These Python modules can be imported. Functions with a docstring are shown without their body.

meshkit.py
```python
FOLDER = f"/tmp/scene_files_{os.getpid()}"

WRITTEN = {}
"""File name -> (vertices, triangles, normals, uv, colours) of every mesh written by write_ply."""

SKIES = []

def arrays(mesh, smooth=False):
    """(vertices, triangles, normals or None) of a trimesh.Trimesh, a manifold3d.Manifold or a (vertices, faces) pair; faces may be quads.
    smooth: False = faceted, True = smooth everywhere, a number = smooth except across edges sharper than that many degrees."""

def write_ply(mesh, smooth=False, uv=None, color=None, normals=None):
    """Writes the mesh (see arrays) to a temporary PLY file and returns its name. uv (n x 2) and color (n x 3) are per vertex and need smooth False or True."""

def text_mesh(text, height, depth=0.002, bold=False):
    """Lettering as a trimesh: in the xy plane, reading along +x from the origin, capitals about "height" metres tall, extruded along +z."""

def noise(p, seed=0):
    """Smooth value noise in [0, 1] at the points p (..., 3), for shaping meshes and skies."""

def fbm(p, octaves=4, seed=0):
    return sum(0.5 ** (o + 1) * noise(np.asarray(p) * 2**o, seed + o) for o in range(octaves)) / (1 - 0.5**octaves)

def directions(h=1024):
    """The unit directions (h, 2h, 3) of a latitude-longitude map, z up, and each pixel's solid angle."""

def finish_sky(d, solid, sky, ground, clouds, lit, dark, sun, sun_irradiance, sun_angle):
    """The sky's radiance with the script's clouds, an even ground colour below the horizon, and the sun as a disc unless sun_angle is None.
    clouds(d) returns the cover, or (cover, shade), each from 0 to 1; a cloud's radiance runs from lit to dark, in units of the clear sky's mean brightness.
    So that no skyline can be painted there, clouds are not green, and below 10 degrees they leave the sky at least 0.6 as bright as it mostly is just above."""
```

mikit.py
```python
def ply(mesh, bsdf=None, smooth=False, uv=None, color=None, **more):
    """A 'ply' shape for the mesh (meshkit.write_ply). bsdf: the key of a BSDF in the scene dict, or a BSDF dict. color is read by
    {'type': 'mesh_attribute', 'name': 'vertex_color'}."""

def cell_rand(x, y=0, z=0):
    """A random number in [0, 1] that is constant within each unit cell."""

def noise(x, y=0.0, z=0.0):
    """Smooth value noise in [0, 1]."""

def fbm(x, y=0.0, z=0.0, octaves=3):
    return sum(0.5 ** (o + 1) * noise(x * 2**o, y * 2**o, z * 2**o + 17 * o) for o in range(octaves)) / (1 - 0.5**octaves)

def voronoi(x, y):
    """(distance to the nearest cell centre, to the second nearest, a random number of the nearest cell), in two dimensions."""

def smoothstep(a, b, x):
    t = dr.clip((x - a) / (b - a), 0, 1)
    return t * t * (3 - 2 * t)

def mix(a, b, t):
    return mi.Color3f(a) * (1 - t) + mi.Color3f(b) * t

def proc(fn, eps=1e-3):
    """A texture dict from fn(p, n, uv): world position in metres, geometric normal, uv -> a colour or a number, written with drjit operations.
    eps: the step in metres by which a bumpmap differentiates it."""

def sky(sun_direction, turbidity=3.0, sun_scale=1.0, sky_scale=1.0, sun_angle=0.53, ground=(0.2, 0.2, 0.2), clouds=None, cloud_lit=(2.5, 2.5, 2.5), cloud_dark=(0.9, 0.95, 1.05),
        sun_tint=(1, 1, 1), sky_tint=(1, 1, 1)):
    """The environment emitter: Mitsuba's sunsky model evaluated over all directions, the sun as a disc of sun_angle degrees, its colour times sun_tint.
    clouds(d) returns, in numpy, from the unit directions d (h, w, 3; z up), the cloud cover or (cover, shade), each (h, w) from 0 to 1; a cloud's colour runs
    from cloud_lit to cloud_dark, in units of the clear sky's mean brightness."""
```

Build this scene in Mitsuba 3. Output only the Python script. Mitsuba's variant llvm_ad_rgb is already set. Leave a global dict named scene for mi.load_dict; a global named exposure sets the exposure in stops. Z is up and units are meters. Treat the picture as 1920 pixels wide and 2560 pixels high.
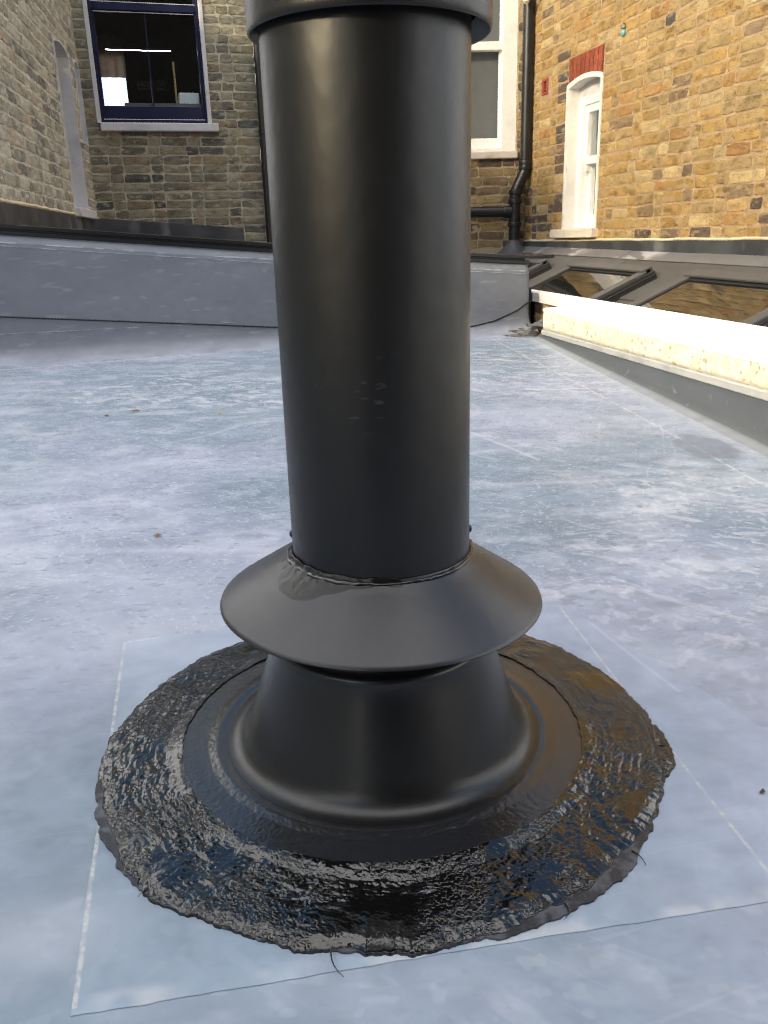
import math
import numpy as np
import drjit as dr
import mitsuba as mi
import trimesh
import manifold3d as m3
import meshkit, mikit
from mikit import proc, noise, fbm, voronoi, cell_rand, smoothstep, mix

T = mi.ScalarTransform4f
scene, labels = {"type": "scene"}, {}
rng = np.random.default_rng(7)

# ---------------------------------------------------------------- camera, sky, exposure
EYE = np.array([0.0, 0.0, 0.52])                      # crouching on the flat roof
PITCH, ROLL = math.radians(18.3), math.radians(1.7)
FWD = np.array([0, math.cos(PITCH), -math.sin(PITCH)])
UP = math.sin(ROLL) * np.array([1.0, 0, 0]) + math.cos(ROLL) * np.array([0, math.sin(PITCH), math.cos(PITCH)])
scene["camera"] = {"type": "perspective", "fov": math.degrees(2 * math.atan(960 / 2072)), "fov_axis": "x", "near_clip": 0.02, "far_clip": 2000.0,
                   "to_world": T().look_at(origin=EYE.tolist(), target=(EYE + FWD).tolist(), up=UP.tolist())}
SUN = np.array([-0.75, -0.66, 0.0]) / math.hypot(0.75, 0.66) * math.cos(math.radians(21)) + np.array([0, 0, math.sin(math.radians(21))])


def broken_cloud(d):
    q = d / np.maximum(d[..., 2:3] + 0.25, 0.05)
    n = meshkit.fbm(np.stack([q[..., 0] * 1.3 + 4, q[..., 1] * 1.3, q[..., 2] * 0], -1), 5, 3)
    cover = np.clip((n - 0.475 + 0.16 * np.exp(-np.maximum(d[..., 2], 0) / 0.22)) / 0.13, 0, 1)
    return cover, np.clip((n - 0.62) / 0.2, 0, 1) * 0.6


scene["sky"] = mikit.sky(SUN.tolist(), turbidity=3.5, sun_scale=0.30, sun_angle=7, sun_tint=(0.88, 0.96, 1.02),
                         clouds=broken_cloud, cloud_lit=(3.6, 3.5, 3.4), cloud_dark=(1.6, 1.65, 1.75))
exposure = 3.42

# ---------------------------------------------------------------- helpers
USED = {}


def numbered(key):
    n = USED.get(key, -1) + 1
    USED[key] = n
    return key if n == 0 else f"{key}_{n:03d}"


def add(key, mesh, bsdf, smooth=False, label=None, cat=None, group=None, kind=None, uv=None, color=None):
    key = numbered(key)
    scene[key] = mikit.ply(mesh, bsdf, smooth=smooth, uv=uv, color=color)
    tag(key, label, cat, group, kind)
    return key


def tag(key, label=None, cat=None, group=None, kind=None):
    d = {k: v for k, v in dict(label=label, category=cat, group=group, kind=kind).items() if v}
    if d:
        labels[key] = {**labels.get(key, {}), **d}


def thing(name, label, cat, group=None):
    key = numbered(name)
    tag(key, label, cat, group)
    return key


def join(*ms):
    return trimesh.util.concatenate([m for m in ms])


def mf(man):
    m = man.to_mesh()
    return trimesh.Trimesh(m.vert_properties[:, :3], m.tri_verts, process=False)


def cbox(x0, x1, y0, y1, z0, z1, c=0.003):
    """A box with chamfered edges."""
    c = min(c, 0.45 * (x1 - x0), 0.45 * (y1 - y0), 0.45 * (z1 - z0))
    pts = []
    for sx in (0, 1):
        for sy in (0, 1):
            for sz in (0, 1):
                X, Y, Z = (x0, x1)[sx], (y0, y1)[sy], (z0, z1)[sz]
                dx, dy, dz = (c, -c)[sx], (c, -c)[sy], (c, -c)[sz]
                pts += [(X, Y + dy, Z + dz), (X + dx, Y, Z + dz), (X + dx, Y + dy, Z)]
    return mf(m3.Manifold.hull_points(np.array(pts)))


class Frame:
    """A wall's own coordinates: s along it, z up, o out of its face towards the courtyard."""

    def __init__(self, org, d, out):
        self.o, self.d = np.array([org[0], org[1], 0.0]), np.array([d[0], d[1], 0.0]) / np.hypot(*d)
        n = np.array([-self.d[1], self.d[0], 0])
        self.n = n * np.sign(n[:2] @ np.array(out))

    def pts(self, p):
        p = np.asarray(p, float)
        return self.o + p[:, :1] * self.d + p[:, 1:2] * self.n + p[:, 2:3] * np.array([0, 0, 1.0])

    def mesh(self, m):
        v = self.pts(m.vertices)
        f = np.array(m.faces)
        M = np.stack([self.d, self.n, [0, 0, 1.0]])
        if np.linalg.det(M) < 0:
            f = f[:, ::-1]
        return trimesh.Trimesh(v, f, process=False)

    def box(self, s0, s1, o0, o1, z0, z1, c=0.003):
        return self.mesh(cbox(s0, s1, o0, o1, z0, z1, c))


def lathe(profile, n=160, cx=0.0, cy=0.0, jitter=None):
    p = np.array(profile, float)
    a = np.arange(n) * 2 * np.pi / n
    v = np.stack([cx + p[:, None, 0] * np.cos(a), cy + p[:, None, 0] * np.sin(a), np.repeat(p[:, 1:2], n, 1)], -1)
    i, j = np.meshgrid(np.arange(len(p) - 1), np.arange(n), indexing="ij")
    q = np.stack([i * n + j, i * n + (j + 1) % n, (i + 1) * n + (j + 1) % n, (i + 1) * n + j], -1).reshape(-1, 4)
    return trimesh.Trimesh(v.reshape(-1, 3), np.vstack([q[:, [0, 1, 2]], q[:, [0, 2, 3]]]), process=False)


def tube(points, r, sides=16, caps=True):
    p = np.asarray(points, float)
    r = np.broadcast_to(r, (len(p),))
    t = np.gradient(p, axis=0)
    t /= np.linalg.norm(t, axis=1, keepdims=True)
    ref = np.array([0, 0, 1.0]) if abs(t[:, 2]).max() < 0.9 else np.array([0.31, 0.95, 0.02])
    a = np.cross(t, ref)
    a /= np.linalg.norm(a, axis=1, keepdims=True)
    b = np.cross(t, a)
    g = np.arange(sides) * 2 * np.pi / sides
    v = p[:, None] + r[:, None, None] * (np.cos(g)[None, :, None] * a[:, None] + np.sin(g)[None, :, None] * b[:, None])
    i, j = np.meshgrid(np.arange(len(p) - 1), np.arange(sides), indexing="ij")
    q = np.stack([i * sides + j, i * sides + (j + 1) % sides, (i + 1) * sides + (j + 1) % sides, (i + 1) * sides + j], -1).reshape(-1, 4)
    v = v.reshape(-1, 3)
    f = [q[:, [0, 2, 1]], q[:, [0, 3, 2]]]
    if caps:
        k = len(v)
        v = np.vstack([v, p[:1], p[-1:]])
        s, e = np.arange(sides), (len(p) - 1) * sides + np.arange(sides)
        f += [np.stack([s, np.roll(s, -1), np.full(sides, k)], 1), np.stack([np.roll(e, -1), e, np.full(sides, k + 1)], 1)]
    m = trimesh.Trimesh(v, np.vstack(f), process=False)
    return m


def grid(xs, ys, zf):
    X, Y = np.meshgrid(xs, ys, indexing="ij")
    v = np.stack([X, Y, zf(X, Y)], -1).reshape(-1, 3)
    a, b = len(xs), len(ys)
    i, j = np.meshgrid(np.arange(a - 1), np.arange(b - 1), indexing="ij")
    q = np.stack([i * b + j, (i + 1) * b + j, (i + 1) * b + j + 1, i * b + j + 1], -1).reshape(-1, 4)
    return trimesh.Trimesh(v, np.vstack([q[:, [0, 1, 2]], q[:, [0, 2, 3]]]), process=False)


def sheet(poly, z0, z1):
    """A thin sheet cut to a polygon in plan."""
    return mf(m3.Manifold.extrude(m3.CrossSection([np.array(poly, float)]), z1 - z0).translate([0, 0, z0]))


# ---------------------------------------------------------------- materials
def col(*c):
    return {"type": "rgb", "value": list(c)}


def mat(name, **k):
    k = {a: (col(*b) if isinstance(b, tuple) else b) for a, b in k.items()}
    scene[name] = {"type": "twosided", "bsdf": {"type": "principled", **k}}


def bumpy(name, fn, scale, eps=1e-3, **k):
    k = {a: (col(*b) if isinstance(b, tuple) else b) for a, b in k.items()}
    scene[name] = {"type": "twosided", "bsdf": {"type": "bumpmap", "tex": proc(fn, eps), "scale": float(scale), "bsdf": {"type": "principled", **k}}}


def line(p, a, b, w, wob=0.0):
    """1 on the straight mark from a to b, w metres wide."""
    ax, ay = a
    dx, dy = b[0] - a[0], b[1] - a[1]
    L = math.hypot(dx, dy)
    dx, dy = dx / L, dy / L
    t = (p.x - ax) * dx + (p.y - ay) * dy
    q = (p.x - ax) * dy - (p.y - ay) * dx
    if wob:
        q = q + (noise(t * 9.0, 3.7) - 0.5) * wob
    on = smoothstep(w, 0.35 * w, dr.abs(q))
    return on * dr.select((t > 0) & (t < L), 1.0, 0.0)


MEMB = (0.275, 0.300, 0.365)


def membrane(p, dusty, marks):
    big = fbm(p.x * 1.7 + 3, p.y * 1.7, 0, 3)
    tone = fbm(p.x * 5.0, p.y * 5.0, 2.0, 3)
    c = mix((0.220, 0.262, 0.318), (0.308, 0.324, 0.402), smoothstep(0.33, 0.66, big))
    c = c * (0.86 + 0.28 * tone) * (0.84 + 0.32 * fbm(p.x * 34, p.y * 42, 50, 4)) * mi.Color3f(0.95, 1.00, 1.02)
    cl1 = fbm(p.x * 3.1 + 0.8 * noise(p.x * 5, p.y * 5, 40) + 7, p.y * 3.6, 41, 5)          # soft cloudy pale patches
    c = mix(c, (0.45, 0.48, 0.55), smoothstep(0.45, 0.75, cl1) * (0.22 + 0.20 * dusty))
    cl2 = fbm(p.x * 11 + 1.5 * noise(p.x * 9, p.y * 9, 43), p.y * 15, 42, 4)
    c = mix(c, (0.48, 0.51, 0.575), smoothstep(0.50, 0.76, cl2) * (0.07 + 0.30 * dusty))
    # chalky scuffs: short smears in two directions, denser where the roof has been walked on
    wx = p.x + 0.05 * (noise(p.x * 6, p.y * 6, 1) - 0.5)
    wy = p.y + 0.05 * (noise(p.x * 6, p.y * 6, 9) - 0.5)
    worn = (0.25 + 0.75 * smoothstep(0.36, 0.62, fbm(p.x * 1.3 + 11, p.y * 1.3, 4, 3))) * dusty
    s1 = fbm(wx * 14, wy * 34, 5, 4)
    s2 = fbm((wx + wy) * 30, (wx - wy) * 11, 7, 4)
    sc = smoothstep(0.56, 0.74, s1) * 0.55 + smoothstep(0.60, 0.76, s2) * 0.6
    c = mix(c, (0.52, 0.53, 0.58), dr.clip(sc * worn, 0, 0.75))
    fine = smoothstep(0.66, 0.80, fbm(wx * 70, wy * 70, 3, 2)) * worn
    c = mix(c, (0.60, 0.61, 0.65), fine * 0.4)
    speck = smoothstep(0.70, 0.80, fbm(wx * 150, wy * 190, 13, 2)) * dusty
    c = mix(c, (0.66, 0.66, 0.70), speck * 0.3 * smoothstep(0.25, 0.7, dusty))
    for ang, f1, f2, sd in ((0.25, 7, 190, 20), (-0.5, 9, 230, 21), (1.3, 8, 210, 22)):
        ca, sa = math.cos(ang), math.sin(ang)
        a, b = wx * ca + wy * sa, wy * ca - wx * sa
        scr = smoothstep(0.84, 0.93, noise(a * f1, b * f2, sd)) * smoothstep(0.50, 0.66, fbm(p.x * 3.1, p.y * 3.1, sd, 2))
        c = mix(c, (0.60, 0.60, 0.64), scr * 0.16 * (0.35 + dusty))
    dsp = smoothstep(0.70, 0.82, fbm(wx * 60 + 5, wy * 110, 14, 2)) * dusty
    c = mix(c, (0.15, 0.17, 0.20), dsp * 0.4)
    dark = smoothstep(0.62, 0.78, fbm(wx * 22 + 40, wy * 40, 6, 3)) * worn
    c = mix(c, (0.17, 0.19, 0.225), dark * 0.45)
    sw = noise(p.x * 2.6 + 5 * noise(p.x * 1.2, p.y * 1.2, 30), p.y * 2.6, 31)          # wiped arcs
    arcs = smoothstep(0.035, 0.0, dr.abs(sw - 0.5)) * smoothstep(0.45, 0.7, fbm(p.x * 3, p.y * 3, 33, 2))
    c = mix(c, (0.50, 0.51, 0.56), arcs * 0.35)
    return c


def roof_colour(p, n, uv):
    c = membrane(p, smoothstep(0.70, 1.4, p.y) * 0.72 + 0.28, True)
    chalk = fbm(p.x * 60, p.y * 60, 1, 2)
    ch = lambda a, b, w, k: (0.30 + 0.70 * smoothstep(0.3, 0.6, chalk)) * (0.5 + 0.5 * smoothstep(0.3, 0.6, noise(p.x * 420, p.y * 420, 3))) * line(p, a, b, w, 0.006) * k
    c = mix(c, (0.62, 0.58, 0.55), ch((-3.0, 3.22), (-0.53, 4.30), 0.014, 0.8))
    c = mix(c, (0.62, 0.58, 0.55), ch((-0.53, 4.30), (0.70, 4.72), 0.014, 0.6))
    c = mix(c, (0.60, 0.59, 0.55), ch((0.593, 4.454), (0.751, 2.525), 0.006, 0.75))
    c = mix(c, (0.60, 0.59, 0.55), ch((0.751, 2.525), (0.95, -0.5), 0.005, 0.75))
    c = mix(c, (0.60, 0.60, 0.62), line(p, (0.251, 2.258), (0.38, 1.937), 0.009, 0.012) * 0.32)
    # the bleached band along the foot of the kerb
    kx = p.x - (1.0465 - 0.0455 * p.y)
    c = mix(c, (0.55, 0.56, 0.58), smoothstep(-0.12, -0.045, kx) * 0.5 * (0.7 + 0.3 * fbm(p.x * 22, p.y * 22, 1, 2)))
    # dark wiped smear by the kerb
    d = dr.sqrt(dr.square((p.x - 0.80) / 0.075) + dr.square((p.y - 2.02) / 0.13)) + 1.5 * (fbm(p.x * 26, p.y * 14, 8, 4) - 0.5)
    c = mix(c, (0.185, 0.20, 0.25), smoothstep(1.1, 0.6, d) * 0.75)
    return c


def patch_colour(p, n, uv):
    c = membrane(p, 0.12, True) * mi.Color3f(1.06, 1.08, 1.09)
    chalk = fbm(p.x * 140, p.y * 140, 1, 2)
    ch = lambda a, b, w, k: (0.30 + 0.70 * smoothstep(0.3, 0.6, chalk)) * (0.5 + 0.5 * smoothstep(0.3, 0.6, noise(p.x * 420, p.y * 420, 3))) * line(p, a, b, w, 0.003) * k
    c = mix(c, (0.58, 0.56, 0.49), ch((-0.362, 1.030), (-0.234, 0.455), 0.0028, 0.62))
    c = mix(c, (0.58, 0.56, 0.49), ch((0.252, 1.110), (0.318, 0.545), 0.0024, 0.55))
    c = mix(c, (0.60, 0.60, 0.62), ch((-0.360, 1.032), (-0.245, 1.070), 0.004, 0.6))
    c = mix(c, (0.60, 0.60, 0.62), line(p, (0.285, 1.05), (0.345, 0.86), 0.004, 0.016) * 0.2)
    ex = smoothstep(0.016, 0.002, dr.abs(p.y - (0.489 + 0.156 * p.x)) - 0.004 * noise(p.x * 50, p.y * 50))
    return mix(c, (0.55, 0.55, 0.57), ex * 0.5 * smoothstep(0.35, 0.7, fbm(p.x * 25, p.y * 25, 12, 3)))


def roof_bump(p, n, uv):
    return 0.5 * fbm(p.x * 16, p.y * 26, p.z * 16, 3) + 0.25 * fbm(p.x * 90, p.y * 90, p.z * 90, 2)


ROUGH = proc(lambda p, n, uv: 0.38 + 0.25 * fbm(p.x * 7, p.y * 7, p.z * 7, 3))
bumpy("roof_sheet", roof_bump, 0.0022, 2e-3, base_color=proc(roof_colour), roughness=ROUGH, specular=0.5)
bumpy("patch_sheet", roof_bump, 0.0014, 2e-3, base_color=proc(patch_colour), roughness=ROUGH, specular=0.5)


def upstand_colour(p, n, uv):
    c = mix((0.155, 0.168, 0.200), (0.185, 0.198, 0.230), smoothstep(0.3, 0.7, fbm(p.x * 3, p.y * 3, p.z * 4, 3)))
    c = c * (0.92 + 0.16 * fbm(p.x * 20, p.y * 20, p.z * 26, 3))
    dust = smoothstep(0.60, 0.78, fbm(p.x * 14, p.y * 14, p.z * 40 + 3, 4))
    c = mix(c, (0.44, 0.45, 0.49), dust * 0.2)
    low = smoothstep(0.07, 0.0, p.z) * (0.5 + 0.8 * (fbm(p.x * 12, p.y * 12, p.z * 12, 3) - 0.3))
    return mix(c, (0.42, 0.44, 0.52), dr.clip(low, 0, 0.75))


bumpy("upstand_sheet", lambda p, n, uv: fbm(p.x * 9, p.y * 9, p.z * 9, 3), 0.006, 4e-3, base_color=proc(upstand_colour), roughness=0.5, specular=0.4)
mat("seam_edge", base_color=proc(lambda p, n, uv: mix((0.22, 0.235, 0.27), (0.42, 0.43, 0.46), smoothstep(0.38, 0.65, fbm(p.x * 18, p.y * 18, p.z * 40, 3)))), roughness=0.6)


def kerb_colour(p, n, uv):
    c = mix((0.122, 0.134, 0.143), (0.155, 0.166, 0.174), fbm(p.x * 5, p.y * 5, p.z * 8, 3))
    sp = smoothstep(0.66, 0.8, fbm(p.x * 30, p.y * 30, p.z * 30, 3))
    c = mix(c, (0.30, 0.31, 0.31), sp * 0.5)
    ch = fbm(p.x * 22, p.y * 22, 1, 2)
    return mix(c, (0.42, 0.44, 0.46), smoothstep(0.012, 0.003, p.z) * (0.6 + 0.3 * ch))


bumpy("kerb_sheet", lambda p, n, uv: fbm(p.x * 8, p.y * 8, p.z * 8, 3), 0.005, 4e-3, base_color=proc(kerb_colour), roughness=0.45, specular=0.4)

# satin black paint on the flue
black_bump = lambda p, n, uv: fbm(p.x * 55, p.y * 55, p.z * 40, 3)


def flue_colour(p, n, uv):
    c = mi.Color3f(0.0022, 0.0023, 0.0024) * (0.85 + 0.3 * fbm(p.x * 30, p.y * 30, p.z * 12, 3))
    a = p.x * 9
    scuff = smoothstep(0.66, 0.76, fbm(p.x * 70, p.y * 70, p.z * 150, 3)) * smoothstep(0.05, 0.0, dr.abs(p.z - 0.395)) * smoothstep(0.05, 0.01, dr.abs(p.x + 0.020))
    return mix(c, (0.09, 0.09, 0.09), scuff * 0.3)


bumpy("flue_paint", black_bump, 0.0006, 2e-3, base_color=proc(flue_colour), roughness=proc(lambda p, n, uv: 0.37 + 0.08 * fbm(p.x * 25, p.y * 25, p.z * 9, 3)), specular=0.52)
bumpy("collar_paint", black_bump, 0.0004, 2e-3, base_color=(0.0085, 0.0095, 0.014), roughness=0.38, specular=0.65)
bumpy("cone_paint", lambda p, n, uv: fbm(p.x * 60, p.y * 60, p.z * 160, 3), 0.00022, 1e-3, base_color=(0.0045, 0.0045, 0.0045), roughness=0.33, specular=0.6)
bumpy("flange_paint", lambda p, n, uv: fbm(p.x * 260, p.y * 260, p.z * 260, 3), 0.0005, 6e-4, base_color=(0.011, 0.0115, 0.014), roughness=0.25, specular=0.95)


def bitumen_bump(p, n, uv):
    zone = smoothstep(0.40, 0.60, fbm(p.x * 17 + 3, p.y * 17, 5, 3))           # where the brush dragged against where it levelled out
    a = fbm(p.x * 175, p.y * 175, p.z * 175, 2)
    b = smoothstep(0.42, 0.72, fbm(p.x * 470, p.y * 470, p.z * 470, 2))
    return (0.5 * a + 0.5 * b) * (0.12 + 1.05 * zone)


bumpy("bitumen", bitumen_bump, 0.0013, 3e-4, base_color=(0.0040, 0.0039, 0.0037), roughness=proc(lambda p, n, uv: 0.055 + 0.16 * smoothstep(0.60, 0.75, fbm(p.x * 60, p.y * 60, 9, 3))), specular=0.8)
mat("bitumen_film", base_color=proc(lambda p, n, uv: mix((0.022, 0.022, 0.025), (0.075, 0.078, 0.09), smoothstep(0.35, 0.65, fbm(p.x * 90, p.y * 90, 2, 3)))), roughness=0.4)
mat("bead_sealant", base_color=(0.008, 0.008, 0.008), roughness=0.12, specular=0.7)
mat("smear_sealant", base_color=(0.004, 0.004, 0.004), roughness=0.28, specular=0.35)
mat("black_plastic", base_color=(0.014, 0.014, 0.017), roughness=0.35, specular=0.5)
mat("black_metal", base_color=(0.010, 0.010, 0.011), roughness=0.28, specular=0.5)
mat("cable_rubber", base_color=(0.012, 0.012, 0.013), roughness=0.5)
mat("screw_metal", base_color=(0.03, 0.03, 0.03), roughness=0.3, metallic=0.6)


def paint(name, c, dirt=0.25, rough=0.45):
    def fn(p, n, uv):
        m = fbm(p.x * 9, p.y * 9, p.z * 7, 3)
        return mi.Color3f(*c) * (1.0 - dirt * smoothstep(0.5, 0.8, m)) * (0.96 + 0.08 * noise(p.x * 50, p.y * 50, p.z * 50))
    mat(name, base_color=proc(fn), roughness=rough)


paint("white_gloss", (0.80, 0.80, 0.79), 0.06, 0.3)
paint("white_masonry", (0.74, 0.71, 0.68), 0.18, 0.6)
paint("grey_white", (0.60, 0.60, 0.63), 0.15, 0.6)
paint("navy_gloss", (0.012, 0.016, 0.055), 0.3, 0.25)
paint("sill_stone", (0.62, 0.56, 0.49), 0.25, 0.7)
paint("blind_grey", (0.13, 0.14, 0.15), 0.08, 0.8)
paint("blind_light", (0.36, 0.39, 0.40), 0.08, 0.8)
scene["window_glass"] = {"type": "thindielectric", "int_ior": 1.5}
scene["rooflight_glass"] = {"type": "plastic", "int_ior": 2.5, "diffuse_reflectance": col(0.012, 0.013, 0.013)}


def lead(p, n, uv):
    c = mix((0.040, 0.043, 0.050), (0.070, 0.074, 0.084), smoothstep(0.3, 0.7, fbm(p.x * 5, p.y * 5, p.z * 5, 3)))
    ox = smoothstep(0.60, 0.8, fbm(p.x * 6 + 9, p.y * 6, p.z * 3, 4))
    return mix(c, (0.26, 0.26, 0.29), ox * 0.55)


bumpy("lead_sheet", lambda p, n, uv: fbm(p.x * 12, p.y * 12, p.z * 12, 3), 0.006, 4e-3, base_color=proc(lead), roughness=0.5, specular=0.5)


def apron(p, n, uv):
    c = mix((0.120, 0.118, 0.122), (0.175, 0.170, 0.172), fbm(p.x * 4, p.y * 4, p.z * 4, 3))
    sc = smoothstep(0.55, 0.72, fbm(p.x * 2.2 + p.y * 0.5, p.y * 2.4, 5, 4)) * smoothstep(0.45, 0.6, fbm(p.x * 16, p.y * 5, 9, 3))
    return mix(c, (0.50, 0.50, 0.52), sc * 0.7)


bumpy("apron_lead", lambda p, n, uv: fbm(p.x * 10, p.y * 10, p.z * 10, 3), 0.005, 4e-3, base_color=proc(apron), roughness=0.45, specular=0.5)
mat("slate_board", base_color=proc(lambda p, n, uv: mix((0.062, 0.060, 0.060), (0.095, 0.092, 0.092), fbm(p.x * 7, p.y * 3, p.z * 5, 4))), roughness=0.6)
mat("roof_trim", base_color=proc(lambda p, n, uv: mix((0.066, 0.067, 0.070), (0.092, 0.093, 0.096), fbm(p.x * 9, p.y * 9, p.z * 9, 3))), roughness=0.45)
mat("dark_cladding", base_color=(0.030, 0.032, 0.036), roughness=0.38)


def roughcast(p, n, uv):
    v = fbm(p.x * 28, p.y * 28, p.z * 28, 3)
    c = mix((0.84, 0.77, 0.55), (0.88, 0.84, 0.70), smoothstep(0.3, 0.7, v))
    pit = smoothstep(0.66, 0.75, fbm(p.x * 75, p.y * 75, p.z * 75, 2))
    return mix(c, (0.50, 0.36, 0.16), pit * 0.75)


bumpy("roughcast", lambda p, n, uv: fbm(p.x * 45, p.y * 45, p.z * 45, 3), 0.012, 1.5e-3, base_color=proc(roughcast), roughness=0.85)
paint("coping_white", (0.86, 0.855, 0.83), 0.05, 0.5)
paint("trim_grey", (0.56, 0.55, 0.51), 0.2, 0.5)
mat("ground_far", base_color=proc(lambda p, n, uv: mix((0.10, 0.10, 0.09), (0.17, 0.16, 0.14), fbm(p.x * 0.4, p.y * 0.4, 0, 3))), roughness=0.9)


def brick_paint(name, pal, mortar, smear, grime):
    """pal: (share, colour). uv.x picks a brick's colour, uv.y its tone."""
    def fn(p, n, uv):
        r, c, acc = uv.x, mi.Color3f(*pal[-1][1]), 0.0
        for share, k in reversed(pal[:-1]):
            pass
        for share, k in pal[:-1]:
            lo, acc = acc, acc + share
            c = dr.select((r >= lo) & (r < acc), mi.Color3f(*k), c)
        m = fbm(p.x * 26, p.y * 26, p.z * 30, 3)
        c = c * (0.82 + 0.30 * uv.y) * (0.74 + 0.52 * m)
        blot = smoothstep(0.55, 0.75, fbm(p.x * 17 + 7, p.y * 17, p.z * 22, 3))
        c = mix(c, c * mi.Color3f(0.42, 0.40, 0.42), blot * grime)
        pits = smoothstep(0.68, 0.78, noise(p.x * 110, p.y * 110, p.z * 130))
        c = mix(c, c * 0.45, pits * 0.7)
        sm = smoothstep(0.56, 0.70, fbm(p.x * 21 + 31, p.y * 21, p.z * 34, 3))
        return mix(c, mortar, sm * smear)
    bumpy(name, lambda p, n, uv: fbm(p.x * 60, p.y * 60, p.z * 60, 3), 0.006, 1.5e-3, base_color=proc(fn), roughness=0.85, specular=0.25)


def mortar_paint(name, a, b, streak=None):
    def fn(p, n, uv):
        c = mix(a, b, smoothstep(0.3, 0.7, fbm(p.x * 10, p.y * 10, p.z * 10, 3))) * (0.85 + 0.3 * noise(p.x * 90, p.y * 90, p.z * 90))
        return c
    bumpy(name, lambda p, n, uv: fbm(p.x * 50, p.y * 50, p.z * 50, 3), 0.006, 1.5e-3, base_color=proc(fn), roughness=0.9, specular=0.2)


brick_paint("yellow_stock_brick", [(0.36, (0.373, 0.238, 0.091)), (0.24, (0.399, 0.275, 0.126)), (0.12, (0.445, 0.334, 0.176)), (0.05, (0.373, 0.209, 0.083)), (0.05, (0.243, 0.169, 0.102)), (0.14, (0.342, 0.238, 0.114))], (0.358, 0.251, 0.145), 0.95, 0.6)
brick_paint("dark_stock_brick", [(0.5, (0.125, 0.092, 0.072)), (0.3, (0.17, 0.12, 0.082)), (0.2, (0.105, 0.09, 0.085))], (0.33, 0.25, 0.155), 0.7, 0.4)
brick_paint("grey_stock_brick", [(0.26, (0.228, 0.210, 0.156)), (0.22, (0.297, 0.272, 0.199)), (0.18, (0.182, 0.171, 0.139)), (0.10, (0.256, 0.208, 0.138)), (0.08, (0.120, 0.119, 0.109)), (0.16, (0.263, 0.241, 0.173))], (0.390, 0.365, 0.277), 0.6, 0.5)
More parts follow.
